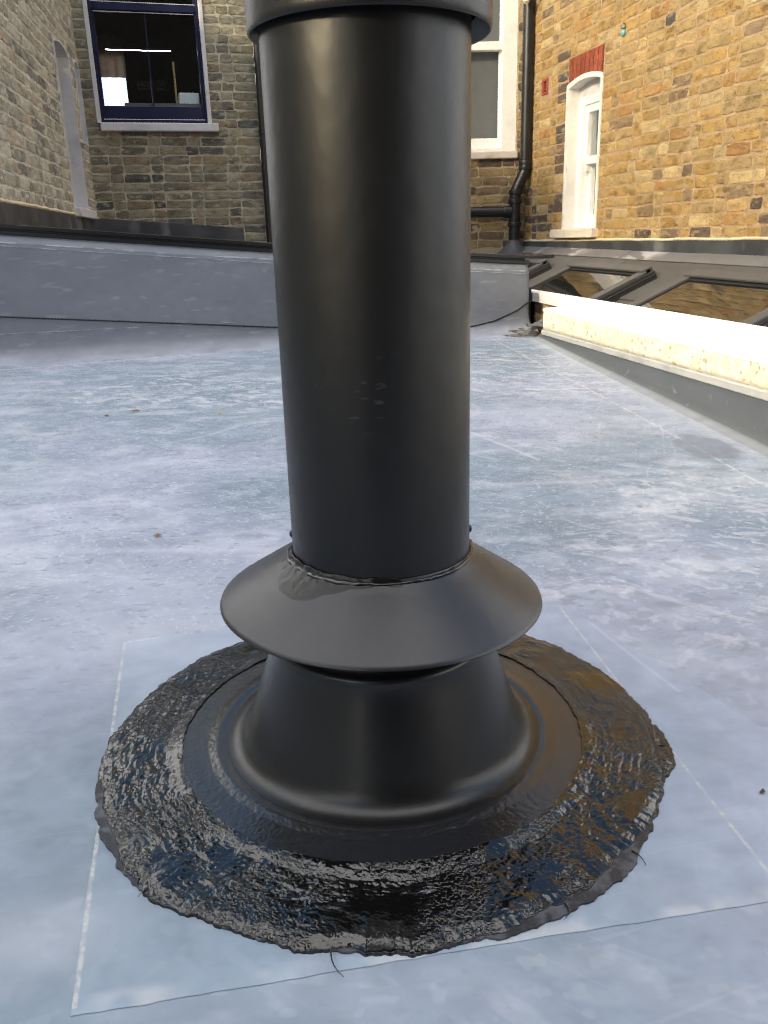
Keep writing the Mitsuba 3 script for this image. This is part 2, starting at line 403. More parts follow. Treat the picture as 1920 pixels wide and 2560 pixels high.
brick_paint("wing_stock_brick", [(0.30, (0.342, 0.332, 0.279)), (0.24, (0.419, 0.408, 0.347)), (0.18, (0.279, 0.277, 0.244)), (0.05, (0.407, 0.344, 0.268)), (0.08, (0.211, 0.210, 0.194)), (0.15, (0.378, 0.369, 0.304))], (0.507, 0.499, 0.430), 0.8, 0.45)
brick_paint("corner_stock_brick", [(0.32, (0.31, 0.225, 0.12)), (0.30, (0.22, 0.155, 0.095)), (0.2, (0.14, 0.105, 0.085)), (0.18, (0.38, 0.27, 0.13))], (0.42, 0.33, 0.21), 0.3, 0.5)
brick_paint("red_gauged_brick", [(0.5, (0.31, 0.085, 0.05)), (0.5, (0.26, 0.07, 0.042))], (0.45, 0.16, 0.09), 0.1, 0.3)
brick_paint("far_red_brick", [(0.6, (0.17, 0.085, 0.05)), (0.4, (0.13, 0.07, 0.045))], (0.4, 0.3, 0.2), 0.2, 0.3)
mortar_paint("sandy_mortar", (0.348, 0.246, 0.145), (0.415, 0.297, 0.180))
mortar_paint("grey_mortar", (0.338, 0.321, 0.250), (0.451, 0.429, 0.335))
mortar_paint("wing_mortar", (0.412, 0.407, 0.346), (0.530, 0.525, 0.446))
mortar_paint("corner_mortar", (0.38, 0.30, 0.19), (0.48, 0.38, 0.25))
mortar_paint("cream_mortar", (0.52, 0.46, 0.33), (0.60, 0.53, 0.38))
mat("added_house_brick", base_color=proc(lambda p, n, uv: mix((0.030, 0.026, 0.022), (0.06, 0.05, 0.042), fbm(p.x * 6, p.y * 6, p.z * 12, 3))), roughness=0.9)  # near-black tone picked so the added house reflects dark in flue and window
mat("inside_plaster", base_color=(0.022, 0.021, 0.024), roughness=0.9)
scene["cloth_beige"] = {"type": "principledthin", "base_color": proc(lambda p, n, uv: mix((0.22, 0.165, 0.12), (0.34, 0.265, 0.20), fbm(p.x * 3, p.y * 3, p.z * 24, 3))), "roughness": 0.9, "diff_trans": 1.1}
mat("gilt_frame", base_color=(0.38, 0.31, 0.14), roughness=0.4)
mat("picture_dark", base_color=proc(lambda p, n, uv: mix((0.03, 0.03, 0.02), (0.25, 0.22, 0.13), smoothstep(0.4, 0.6, fbm(p.x * 30, p.y * 30, p.z * 60, 3)))), roughness=0.5)
mat("steel_grey", base_color=(0.10, 0.105, 0.12), roughness=0.4)
mat("pale_card", base_color=(0.62, 0.72, 0.74), roughness=0.6)
mat("batten_wood", base_color=(0.30, 0.25, 0.11), roughness=0.6)
mat("teal_paint", base_color=(0.16, 0.36, 0.36), roughness=0.4)
mat("red_joint", base_color=(0.115, 0.040, 0.025), roughness=0.9)
mat("dark_cloth", base_color=(0.018, 0.020, 0.026), roughness=0.9)
mat("skin_tone", base_color=(0.42, 0.27, 0.20), roughness=0.55)
mat("terracotta", base_color=(0.27, 0.055, 0.04), roughness=0.7)
mat("white_plastic", base_color=(0.82, 0.76, 0.62), roughness=0.35)
for i, c in enumerate([(0.22, 0.10, 0.04), (0.30, 0.19, 0.09), (0.13, 0.075, 0.045), (0.45, 0.36, 0.22)]):
    mat(f"leaf_{i}", base_color=c, roughness=0.8)
mat("torn_felt", base_color=proc(lambda p, n, uv: mix((0.10, 0.075, 0.05), (0.40, 0.32, 0.24), fbm(p.x * 40, p.y * 40, p.z * 40, 3))), roughness=0.9)


# ---------------------------------------------------------------- brickwork
def cross(rings):
    return m3.CrossSection([np.array(r, float) for r in rings], m3.FillRule.EvenOdd)


def arched(s0, s1, z0, z1, rise):
    """An opening with a segmental head springing at z1."""
    if not rise:
        return [(s0, z0), (s1, z0), (s1, z1), (s0, z1)]
    t = np.linspace(0, 1, 13)
    return [(s0, z0), (s1, z0)] + [(s1 + (s0 - s1) * a, z1 + rise * 4 * a * (1 - a)) for a in t]


def brick_mesh(s0, s1, z0, z1, proud, g):
    """One hand-made stock brick: ten uneven corners, chamfered, its face 3 to 9 mm proud of the mortar."""
    w, h = s1 - s0, z1 - z0
    c = min(0.012, 0.2 * w)
    ch = 0.010
    o = np.array([(c, 0), (w * .5, 0), (w - c, 0), (w, ch), (w, h - ch), (w - c, h), (w * .5, h), (c, h), (0, h - ch), (0, ch)]) + [s0, z0]
    o = o + g.normal(0, 0.0030, o.shape) + np.c_[np.zeros(10), (o[:, 0] - o[:, 0].mean()) * g.normal(0, 0.018)]
    m = o.mean(0)
    inner = m + (o - m) * np.array([1 - 0.010 / max(w, .04), 1 - 0.012 / h])
    v = np.vstack([np.c_[o[:, 0], np.full(10, -0.012), o[:, 1]], np.c_[o[:, 0], np.full(10, proud - 0.003), o[:, 1]],
                   np.c_[inner[:, 0], proud + g.normal(0, 0.0012, 10), inner[:, 1]], [[m[0], proud + g.normal(0.001, 0.0012), m[1]]]])
    i = np.arange(10)
    j = (i + 1) % 10
    f = []
    for k in (0, 10):
        f += [np.stack([k + i, k + j, k + 10 + j], 1), np.stack([k + i, k + 10 + j, k + 10 + i], 1)]
    f.append(np.stack([20 + i, 20 + j, np.full(10, 30)], 1))
    return trimesh.Trimesh(v, np.vstack(f), process=False)


def brickwork(F, root, s0, s1, z0, z1, pitch, holes, bsdf, mortar, back, slab_lo, slab_hi, zslab, choose=None, seed=1, joint=0.010, sight=(-9, 9, -9, 9)):
    """root__wall is the mortar body with openings; each brick in sight is root__wall__brick; what is past 300 is one mesh of stuff."""
    g = np.random.default_rng(seed)
    body = cross([[(slab_lo, zslab[0]), (slab_hi, zslab[0]), (slab_hi, zslab[1]), (slab_lo, zslab[1])]])
    for hole in holes:
        body = body - cross([hole])
    slab = mf(m3.Manifold.extrude(body, back))
    v = np.array(slab.vertices)
    wall = trimesh.Trimesh(np.c_[v[:, 0], -v[:, 2], v[:, 1]], np.array(slab.faces), process=False)
    key = add(root + "__wall", F.mesh(wall), mortar)
    boxes = [(min(p[0] for p in h), max(p[0] for p in h), min(p[1] for p in h), max(p[1] for p in h)) for h in holes]
    st, hd = 0.212, 0.101
    made = []
    row = 0
    z = z0
    while z < z1:
        s = s0 - (0.055 if row % 2 else 0.165) - g.random() * 0.02
        head = row % 2 == 0
        zt = z + g.normal(0, 0.001)
        while s < s1:
            w = (hd if head else st) * (1 + g.normal(0, 0.03))
            a, b = max(s, s0), min(s + w, s1)
            lo, hi = zt + joint / 2, min(zt + pitch - joint / 2, z1)
            for h0, h1, k0, k1 in boxes:
                if hi > k0 + 0.004 and lo < k1 - 0.004 and a < h1 and b > h0:
                    if (hi - k0) < 0.4 * (hi - lo):
                        hi = k0 - 0.003
                    elif (k1 - lo) < 0.4 * (hi - lo):
                        lo = k1 + 0.003
                    elif a >= h0 and b <= h1:
                        b = a
                    elif a < h0 and b > h1:
                        b = h0
                    elif a < h0:
                        b = h0 - 0.004
                    else:
                        a = h1 + 0.004
            if b - a > 0.03 and hi - lo > 0.02:
                made.append((a, b, lo, hi, head))
            s += w + joint * 0.7
            head = not head
        z += pitch
        row += 1
    seen = [k for k in made if sight[0] < k[0] < sight[1] and sight[2] < k[2] < sight[3]]
    far = [k for k in made if k not in set(seen)]
    ctr = lambda k: float(np.linalg.norm(F.pts([[(k[0] + k[1]) / 2, 0, (k[2] + k[3]) / 2]])[0] - EYE)) - 2.0 * (k[1] - k[0])
    seen.sort(key=ctr)
    seen, far = seen[:300], seen[300:] + far
    rest, rest_uv = {}, {}
    for n, k in enumerate(seen + far):
        m = F.mesh(brick_mesh(*k[:4], 0.0015 + 0.0035 * g.random(), g))
        uv = np.tile([g.random(), g.random()], (len(m.vertices), 1))
        b = (choose(k, g) if choose else None) or bsdf
        if n < len(seen):
            add(root + "__wall__brick", m, b, uv=uv)
        else:
            rest.setdefault(b, []).append(m)
            rest_uv.setdefault(b, []).append(uv)
    for b in rest:
        add(root + "__wall__further_bricks", join(*rest[b]), b, uv=np.vstack(rest_uv[b]), kind="stuff")
    return key


def sash(F, root, name, s0, s1, z0, z1, zm, o, frame, stile, rails, paint_, glass, inner, top_out=True, gap=0.045):
    """A box frame with two sashes; o: how deep its face lies behind the wall's face. rails: (top, meeting, bottom) heights."""
    w = root + "__" + name
    rt, rm, rb = rails
    add(w + "__frame", join(F.box(s0, s0 + frame, -o - 0.12, -o, z0, z1), F.box(s1 - frame, s1, -o - 0.12, -o, z0, z1), F.box(s0 + frame, s1 - frame, -o - 0.12, -o - 0.002, z1 - frame * .7, z1), F.box(s0 + frame, s1 - frame, -o - 0.12, -o - 0.002, z0, z0 + 0.03)), paint_)
    a, b = s0 + frame, s1 - frame
    for up in (1, 0):
        oo = o + 0.015 + (0 if up else gap)
        za, zb = (zm, z1 - frame * .7) if up else (z0 + 0.03, zm + rm)
        top, bot = (rt, rm) if up else (rm, rb)
        add(w + ("__upper_sash" if up else "__lower_sash"), join(F.box(a, a + stile, -oo - 0.04, -oo, za, zb), F.box(b - stile, b, -oo - 0.04, -oo, za, zb), F.box(a + stile, b - stile, -oo - 0.04, -oo - .001, zb - top, zb), F.box(a + stile, b - stile, -oo - 0.04, -oo - .001, za, za + bot)), paint_)
        m = trimesh.Trimesh(np.array([(a + stile, -oo - 0.02, za + bot), (b - stile, -oo - 0.02, za + bot), (b - stile, -oo - 0.02, zb - top), (a + stile, -oo - 0.02, zb - top)]), [[0, 1, 2], [0, 2, 3]], process=False)
        add(w + "__pane", F.mesh(m), glass)
    if inner:
        add(w + "__blind", F.box(a - .02, b + .02, -o - 0.135, -o - 0.128, z0 + .01, z1 - .01, 0.001), inner)
    return w


# ---------------------------------------------------------------- the setting
add("ground", trimesh.Trimesh([(-900, -900, -3.6), (900, -900, -3.6), (900, 900, -3.6), (-900, 900, -3.6)], [[0, 1, 2], [0, 2, 3]], process=False), "ground_far", label="ground below the roofs", kind="structure")
kerb_x = lambda y: 1.0465 - 0.0455 * y                 # foot of the right-hand kerb
PA, PD, PN = np.array([-1.843, 4.068]), np.array([0.9679, 0.2515]), np.array([0.2515, -0.9679])
pw = lambda u, v: PA + u * PD + v * PN                  # along and in front of the far upstand
far_l, far_r = pw(-2.2, 0.0), pw(2.785, 0.0)
roof_poly = [(-4.0, -2.6), (kerb_x(-2.6), -2.6), (kerb_x(4.42), 4.42), (0.93, 4.95), tuple(far_r), tuple(far_l)]
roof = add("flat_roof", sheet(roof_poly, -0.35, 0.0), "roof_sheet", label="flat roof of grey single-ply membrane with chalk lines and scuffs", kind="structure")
patch = [(-0.366, 1.037), (-0.234, 0.449), (0.00, 0.4885), (0.335, 0.541), (0.5, 0.57), (0.255, 1.123), (0.0, 1.10)]
g = np.random.default_rng(3)
pp = []
for i in range(len(patch)):
    a, b = np.array(patch[i]), np.array(patch[(i + 1) % len(patch)])
    for t in np.linspace(0, 1, 24)[:-1]:
        pp.append(a + (b - a) * t + g.normal(0, 0.0004, 2))
add(roof + "__membrane_patch", sheet(pp, -0.002, 0.0009), "patch_sheet", label="smoother square of newer membrane round the flue base")

# ---------------------------------------------------------------- flue, storm collar, flashing cone and bitumen
FX, FY = -0.004, 0.7904
flue = thing("flue_pipe", "tall satin black twin-wall flue pipe standing on the flat roof", "flue pipe")
add(flue + "__pipe", lathe([(0.0893, 0.10), (0.0893, 0.30), (0.0893, 0.50), (0.0893, 0.74), (0.0893, 1.24)], 200, FX, FY), "flue_paint", smooth=40)
add(flue + "__locking_band", lathe([(0.0900, 0.695), (0.0985, 0.6845), (0.1010, 0.6815), (0.1026, 0.6835), (0.1030, 0.688), (0.1030, 0.78), (0.1028, 0.86), (0.1010, 0.868), (0.0895, 0.870)], 200, FX + 0.004, FY), "flue_paint", smooth=40, label="wider band round the top of the pipe")
add(flue + "__cowl", lathe([(0.0895, 1.22), (0.115, 1.23), (0.16, 1.30), (0.162, 1.31), (0.03, 1.37), (0.0005, 1.375)], 120, FX, FY), "flue_paint", smooth=40)
collar = lathe([(0.0905, 0.2235), (0.0925, 0.219), (0.105, 0.2115), (0.125, 0.1985), (0.145, 0.1855), (0.1615, 0.1745), (0.1638, 0.1722), (0.1645, 0.1705), (0.1635, 0.1693), (0.1610, 0.1718), (0.125, 0.1955), (0.0915, 0.2165)], 200, FX - 0.001, FY)
collar.apply_transform(trimesh.transformations.rotation_matrix(math.radians(1.2), [0, 1, 0], [FX, FY, 0.19]) )
add(flue + "__storm_collar", collar, "collar_paint", smooth=50, label="sloping storm collar sealed round the foot of the pipe")
g = np.random.default_rng(11)
th = np.linspace(0, 2 * np.pi, 220)[:-1]
ang = np.c_[np.cos(th), np.sin(th)]
bn = meshkit.fbm(np.c_[ang * 5, th * 0], 4, 5) - 0.5
bn2 = meshkit.fbm(np.c_[ang * 14, th * 0 + 3], 3, 8) - 0.5
bead_v, S = [], 12
front_left = np.clip(np.cos(th - math.radians(215)), 0, 1) ** 2
for k in range(S):
    q = 2 * np.pi * k / S
    rr = 0.0010 + 0.0020 * (bn + 0.3) + 0.0016 * front_left
    jit = 0.0014 * (meshkit.fbm(np.c_[ang * 11, np.full(len(th), q)], 3, 4) - 0.5)
    bead_v.append(np.c_[FX + (0.0912 + (rr + jit) * 1.7 * np.cos(q) + 0.002 * bn2) * ang[:, 0], FY + (0.0912 + (rr + jit) * 1.7 * np.cos(q) + 0.002 * bn2) * ang[:, 1], 0.2195 + (rr + jit) * np.sin(q) + 0.0025 * bn2])
bv = np.stack(bead_v, 1).reshape(-1, 3)
n_t = len(th)
i, j = np.meshgrid(np.arange(n_t), np.arange(S), indexing="ij")
q4 = np.stack([i * S + j, ((i + 1) % n_t) * S + j, ((i + 1) % n_t) * S + (j + 1) % S, i * S + (j + 1) % S], -1).reshape(-1, 4)
add(flue + "__sealant_bead", trimesh.Trimesh(bv, np.vstack([q4[:, [0, 1, 2]], q4[:, [0, 2, 3]]]), process=False), "bead_sealant", smooth=True, label="lumpy glossy black sealant bead")
sa, sr = np.linspace(math.radians(188), math.radians(292), 130), np.linspace(0, 1, 22)
SA, SR = np.meshgrid(sa, sr, indexing="ij")
reach = 0.0245 * np.exp(-((SA - math.radians(222)) / 0.42) ** 2) + 0.004 + 0.006 * (meshkit.fbm(np.stack([SA * 7, SA * 0, SA * 0], -1), 3, 91) - 0.5)
RR = 0.0900 + SR * reach
thick = (0.0006 + 0.0034 * meshkit.fbm(np.stack([RR * np.cos(SA) * 150, RR * np.sin(SA) * 150, SR * 0], -1), 4, 92)) * np.clip(1.15 - SR, 0, 1) * np.clip((SA - sa[0]) / 0.12, 0, 1) * np.clip((sa[-1] - SA) / 0.3, 0, 1)
ZZ = np.interp(RR, [0.0905, 0.0925, 0.105, 0.125], [0.2225, 0.219, 0.2115, 0.1985]) + thick - 0.0004 + np.sin(math.radians(-1.2)) * RR * np.cos(SA)
sm_v = np.stack([FX - .001 + RR * np.cos(SA), FY + RR * np.sin(SA), ZZ], -1).reshape(-1, 3)
add(flue + "__sealant_smear", trimesh.Trimesh(sm_v, grid(sa, sr, lambda x, y: x).faces, process=False), "smear_sealant", smooth=True, label="black sealant smeared thinly down the collar at the left")
for deg in (176, 4):
    a = math.radians(deg)
    d = np.array([math.cos(a), math.sin(a), 0])
    p0 = np.array([FX, FY, 0.236]) + 0.0885 * d
    add(flue + "__screw", tube([p0, p0 + 0.0035 * d, p0 + 0.0045 * d], [0.0036, 0.0036, 0.002], 12), "screw_metal", smooth=40)

cone = thing("flue_flashing", "black conical flashing with rounded foot and flat round flange under the flue", "flashing")
CX, CY = -0.0095, 0.7904
add(cone + "__cone", lathe([(0.0895, 0.185), (0.1020, 0.182), (0.1030, 0.160), (0.1045, 0.1420), (0.1075, 0.1365), (0.1110, 0.1338), (0.1138, 0.1318), (0.1150, 0.1290), (0.1150, 0.1262), (0.1150, 0.1225), (0.1192, 0.1080), (0.1330, 0.0690), (0.1415, 0.0440), (0.1452, 0.0335), (0.1490, 0.0262), (0.1540, 0.0207), (0.1595, 0.0176), (0.1645, 0.0162), (0.1690, 0.0156)], 220, CX + 0.003, CY), "cone_paint", smooth=50)
pr = [(0.160, 0.0150), (0.1675, 0.0153), (0.1705, 0.0157), (0.1735, 0.0164), (0.1762, 0.0167), (0.1790, 0.0163), (0.1820, 0.0155), (0.1855, 0.0149), (0.1880, 0.0142), (0.2000, 0.0139), (0.2120, 0.0136), (0.2170, 0.0132), (0.2185, 0.0110), (0.2185, 0.0040)]
add(cone + "__flange", lathe(pr, 240, CX, CY), "flange_paint", smooth=50)

# the trowelled and brushed bitumen ring
nt, nr = 1400, 110
t = np.arange(nt) * 2 * np.pi / nt
cs = np.c_[np.cos(t), np.sin(t)]
edge = 0.2965 + 0.013 * (meshkit.fbm(np.c_[cs * 1.6, t * 0], 3, 2) - 0.5) + 0.012 * (meshkit.fbm(np.c_[cs * 9, t * 0], 4, 12) - 0.5) + 0.004 * (meshkit.fbm(np.c_[cs * 60, t * 0], 2, 13) - 0.5)
edge += 0.010 * np.exp(-((t - math.radians(350)) / 0.16) ** 2) - 0.010 * np.exp(-((t - math.radians(315)) / 0.22) ** 2) + 0.008 * np.exp(-((t - math.radians(225)) / 0.2) ** 2)
inner_r = 0.2135 + 0.0035 * (meshkit.fbm(np.c_[cs * 22, t * 0], 3, 14) - 0.5)
w = np.linspace(0, 1, nr)
R = inner_r[:, None] + (edge - inner_r)[:, None] * w[None]
X, Y = R * cs[:, :1], R * cs[:, 1:]
TT = np.repeat(t[:, None], nr, 1)
# ridges follow the brush, round the ring
arc = np.stack([np.cos(TT) * 13, np.sin(TT) * 13, R * 190], -1)
brush = meshkit.fbm(arc + 3.0 * (meshkit.fbm(np.stack([X * 22, Y * 22, R * 0], -1), 3, 21)[..., None] - 0.5), 4, 22) - 0.5
lump = meshkit.fbm(np.stack([X * 85, Y * 85, R * 0], -1), 4, 23) - 0.5
fine = meshkit.fbm(np.stack([X * 300, Y * 300, R * 0], -1), 3, 24) - 0.5
swell = meshkit.fbm(np.stack([X * 26, Y * 26, R * 0], -1), 3, 26) - 0.5
rough_here = 0.15 + 1.5 * np.clip((meshkit.fbm(np.stack([X * 15, Y * 15, R * 0], -1), 3, 25) - 0.33) / 0.34, 0, 1)
body = np.interp(w, [0, 0.06, 0.20, 0.55, 0.85, 0.97, 1.0], [0.0150, 0.0142, 0.0105, 0.0085, 0.0062, 0.0036, 0.0022])[None]
fade = np.interp(w, [0, 0.05, 0.15, 0.9, 1.0], [0.25, 0.6, 1, 0.8, 0.15])[None]
Z = np.maximum(body + fade * (0.0050 * swell + rough_here * (0.0026 * brush + 0.0019 * lump + 0.0011 * fine)), 0.0034)
Z[:, -1] = 0.0
v = np.stack([CX + X, CY + Y, Z], -1).reshape(-1, 3)
i, j = np.meshgrid(np.arange(nt), np.arange(nr - 1), indexing="ij")
q4 = np.stack([i * nr + j, i * nr + j + 1, ((i + 1) % nt) * nr + j + 1, ((i + 1) % nt) * nr + j], -1).reshape(-1, 4)
ring = thing("bitumen_ring", "glossy wrinkled black bitumen ring brushed round the flashing", "bitumen sealant")
add(ring + "__brushed_coat", trimesh.Trimesh(v, np.vstack([q4[:, [0, 1, 2]], q4[:, [0, 2, 3]]]), process=False), "bitumen", smooth=True)
# thin smeared film showing past the ring's edge, hairs of bitumen and a stray brush mark
film = 0.2950 + 0.018 * np.clip(meshkit.fbm(np.c_[cs * 2.4, t * 0], 3, 42) - 0.35, 0, 1) * 2 * np.clip(0.1 + np.cos(t - math.radians(262)), 0.2, 0.8) + 0.008 * (meshkit.fbm(np.c_[cs * 30, t * 0], 3, 43) - 0.5)
fp = np.c_[CX + film * cs[:, 0], CY + film * cs[:, 1]]
add(ring + "__thin_film", sheet(fp, 0.001, 0.0030), "bitumen_film")
mk = [(0.192, 0.575), (0.2025, 0.5795), (0.2085, 0.571), (0.2115, 0.556), (0.2085, 0.5445), (0.2040, 0.5405), (0.1985, 0.546), (0.1955, 0.560)]
mk = np.array(mk) + [0.020, -0.013]
add(ring + "__brush_mark", sheet(np.vstack([mk[i] + (mk[(i + 1) % 8] - mk[i]) * u + g.normal(0, 0.0006, 2) for i in range(8) for u in np.linspace(0, 1, 9)[:-1]]), 0.001, 0.0038), "bitumen_film", label="stray dark brush mark beside the ring")
hairs = []
for deg, L, turn in [(262, .030, .5), (228, .018, .2), (225, .014, .7), (318, .020, -.5), (352, .012, .3), (5, .010, .5), (300, .018, -.8)]:
    a = math.radians(deg)
    p0 = np.array([CX, CY]) + 0.293 * np.array([math.cos(a), math.sin(a)])
    pts = [np.r_[p0 + L * u * np.array([math.cos(a + turn * u), math.sin(a + turn * u)]), 0.0042] for u in np.linspace(0, 1, 6)]
    hairs.append(tube(pts, np.linspace(0.0008, 0.0002, 6), 6))
add(ring + "__strands", join(*hairs), "bitumen", smooth=60, kind="stuff")

# ---------------------------------------------------------------- the far upstand with its sloping top
up = thing("roof_upstand", "grey membrane-covered upstand with sloping black-trimmed top across the roof", "roof upstand")
topz = lambda u: np.interp(u, [-2.2, 0.0, 1.37, 2.785], [0.80, 0.594, 0.463, 0.357])
us = np.r_[np.linspace(-2.2, 2.75, 100), np.linspace(2.757, 2.785, 6)]
prof = lambda T_: [(0.16, -0.0005), (0.145, 0.0020), (0.11, 0.0065), (0.07, 0.016), (0.04, 0.033), (0.018, 0.060), (0.006, 0.090), (0.0, 0.125), (0.0, 0.18), (0.0, T_ * 0.7), (0.0, T_ - 0.055), (-0.001, T_ - 0.040), (-0.006, T_ - 0.036), (-0.030, T_), (-0.13, T_), (-0.13, -0.3)]
rows = []
for u in us:
    k = max(0.0, (u - 2.75) / 0.035)
    back = 0.020 * (1 - math.sqrt(max(0, 1 - k * k)))
    wob = 0.006 * (meshkit.fbm(np.array([[u * 3, 0, 0]]), 3, 51)[0] - 0.5)
    rows.append([np.r_[pw(u, a - back + (wob if 0.01 < b < 0.12 else 0)), b] for a, b in prof(float(topz(u)))])
rows = np.array(rows)
a_, b_ = rows.shape[:2]
i, j = np.meshgrid(np.arange(a_ - 1), np.arange(b_ - 1), indexing="ij")
q4 = np.stack([i * b_ + j, (i + 1) * b_ + j, (i + 1) * b_ + j + 1, i * b_ + j + 1], -1).reshape(-1, 4)
uv_ = rows.reshape(-1, 3)
endf = [[(a_ - 1) * b_ + 7, (a_ - 1) * b_ + k, (a_ - 1) * b_ + k + 1] for k in range(8, b_ - 1)] + [[(a_ - 1) * b_ + b_ - 1, (a_ - 1) * b_ + k, (a_ - 1) * b_ + k + 1] for k in range(0, 7)]
add(up + "__membrane_face", trimesh.Trimesh(uv_, np.vstack([q4[:, [0, 1, 2]], q4[:, [0, 2, 3]], endf]), process=False), "upstand_sheet", smooth=35)


def along(zf, v, u0, u1, h, dep, n=60, wob=0.0, seed=1):
    """A strip following the upstand: zf(u) its middle height, h its height, dep how far it stands out from v."""
    u = np.linspace(u0, u1, n)
    zc = np.array([zf(x) for x in u]) + wob * (meshkit.fbm(np.c_[u * 4, u * 0, u * 0], 3, seed) - 0.5)
    f, b = np.array([pw(x, v + dep) for x in u]), np.array([pw(x, v) for x in u])
    V = np.stack([np.c_[b, zc - h / 2], np.c_[f, zc - h * .35], np.c_[f, zc + h * .35], np.c_[b, zc + h / 2]], 1).reshape(-1, 3)
    i, j = np.meshgrid(np.arange(n - 1), np.arange(4), indexing="ij")
    q = np.stack([i * 4 + j, (i + 1) * 4 + j, (i + 1) * 4 + (j + 1) % 4, i * 4 + (j + 1) % 4], -1).reshape(-1, 4)
    e = 4 * (n - 1)
    return trimesh.Trimesh(V, np.vstack([q[:, [0, 1, 2]], q[:, [0, 2, 3]], [[0, 2, 1], [0, 3, 2], [e, e + 1, e + 2], [e, e + 2, e + 3]]]), process=False)


add(up + "__fold_ridge", along(lambda u: topz(u) - 0.036, -0.008, -2.2, 2.75, 0.007, 0.006, wob=0.004, seed=61), "seam_edge", label="pale upper fold line under the black trim")
add(up + "__fold_ridge", along(lambda u: topz(u) - 0.051, -0.003, -2.2, 2.75, 0.004, 0.005, wob=0.003, seed=62), "seam_edge")
add(up + "__lap_edge", along(lambda u: 0.1315 - 0.002 * u, -0.004, -2.2, 1.15, 0.0035, 0.006, wob=0.004, seed=63), "seam_edge", label="pale edge of the lapped strip near the bottom")
add(up + "__lower_trim", along(lambda u: topz(u) + 0.010, -0.040, -2.2, 2.785, 0.022, 0.020), "black_metal")
add(up + "__upper_trim", along(lambda u: topz(u) + 0.038, -0.060, -2.2, 2.94, 0.022, 0.030), "black_metal", label="sloping black metal trim along the top")
add(up + "__trim_core", along(lambda u: topz(u) + 0.022, -0.125, -2.2, 2.77, 0.044, 0.075), "black_plastic")
cu = np.r_[np.linspace(-2.2, 1.9, 50), np.linspace(1.95, 2.79, 20)]
cz = np.interp(cu, [-2.2, 0.035, 0.666, 1.353, 1.9, 2.25, 2.44, 2.57, 2.70, 2.79], [0.40, 0.213, 0.156, 0.094, 0.056, 0.042, 0.045, 0.066, 0.112, 0.165])
cv = np.interp(cz, [0.03, 0.06, 0.09, 0.125], [0.048, 0.022, 0.010, 0.0045])
add("thin_cable", tube([np.r_[pw(u, v_), z_] for u, v_, z_ in zip(cu, cv, cz)], 0.0032, 8), "cable_rubber", smooth=60, label="thin black cable hanging in a curve across the face of the grey upstand", cat="cable")

# ---------------------------------------------------------------- right-hand kerb: membrane, trim, roughcast ledge, white coping
led = thing("ledge_wall", "low cream roughcast ledge with white coping along the right edge of the roof", "ledge")
KD = np.array([0.0455, -1.0])
KD = KD / np.linalg.norm(KD)
KY = lambda y: np.array([kerb_x(y), y])
KN = np.array([KD[1], -KD[0]])                          # out of the kerb, towards the roof
KN = KN * np.sign(KN @ [-1, 0])


def run(y0, y1, prof, n=80, wob=0.0, seed=1, sc=6, close=True, far_round=0.0):
    """A strip along the kerb with the closed section prof(y) = [(o, z)]; o is towards the roof."""
    ys = np.linspace(y0, y1, n)
    if far_round:
        ys = np.sort(np.r_[ys, y1 - far_round * np.array([0.02, 0.1, 0.25, 0.5, 0.75])])
    V = []
    for y in ys:
        k = KY(y)
        d = max(0.0, 1 - (y1 - y) / far_round) if far_round else 0.0
        back = far_round * (1 - math.sqrt(max(0.0, 1 - d * d))) if d else 0.0
        P = np.array(prof(y), float)
        q = np.c_[k[0] + KN[0] * (P[:, 0] - back * (P[:, 0] > -0.04)), k[1] + KN[1] * P[:, 0], P[:, 1]]
        if wob:
            nz = meshkit.fbm(q * sc * 5, 4, seed) - 0.5
            q[:, :2] += wob * nz[:, None] * KN
            q[:, 2] += wob * 0.3 * (meshkit.fbm(q * sc * 5 + 9, 3, seed + 1) - 0.5)
        V.append(q)
    V = np.array(V)
    a, b = V.shape[:2]
    i, j = np.meshgrid(np.arange(a - 1), np.arange(b), indexing="ij")
    q = np.stack([i * b + j, (i + 1) * b + j, (i + 1) * b + (j + 1) % b, i * b + (j + 1) % b], -1).reshape(-1, 4)
    V = V.reshape(-1, 3)
    c0, c1 = V[:b].mean(0), V[-b:].mean(0)
    k = len(V)
    V = np.vstack([V, c0, c1])
    e = (a - 1) * b
    jj = np.arange(b)
    f = np.vstack([q[:, [0, 2, 1]], q[:, [0, 3, 2]], np.stack([jj, (jj + 1) % b, np.full(b, k)], 1), np.stack([e + (jj + 1) % b, e + jj, np.full(b, k + 1)], 1)])
    return trimesh.Trimesh(V, f, process=False)


tb = lambda y: max(0.19 - 0.0385 * y, 0.015)            # underside of the termination bar
tt = lambda y: tb(y) + 0.025
yt = lambda y: 0.253 - 0.0245 * y                       # top of the roughcast
zt = lambda y: 0.300 - 0.0205 * y                       # top of the white coping
add(led + "__membrane_kerb", run(-2.6, 4.40, lambda y: [(0.050, -0.002), (0.044, 0.0012), (0.030, 0.0026), (0.014, 0.007), (0.004, 0.020), (0.0, 0.035 if tb(y) > .04 else tb(y)), (0.0, tb(y) + 0.004), (-0.03, tb(y) + 0.004), (-0.03, -0.1)], 260, 0.0012, 71, 1), "kerb_sheet", smooth=40)
add(led + "__termination_bar", run(-2.6, 4.34, lambda y: [(0.0, tb(y)), (0.010, tb(y) + 0.002), (0.012, tb(y) + 0.006), (0.012, tt(y) - 0.004), (0.008, tt(y)), (-0.02, tt(y)), (-0.02, tb(y))], 140, 0.0025, 72, 4), "trim_grey", smooth=35, label="pale grey bar sealed under the roughcast")
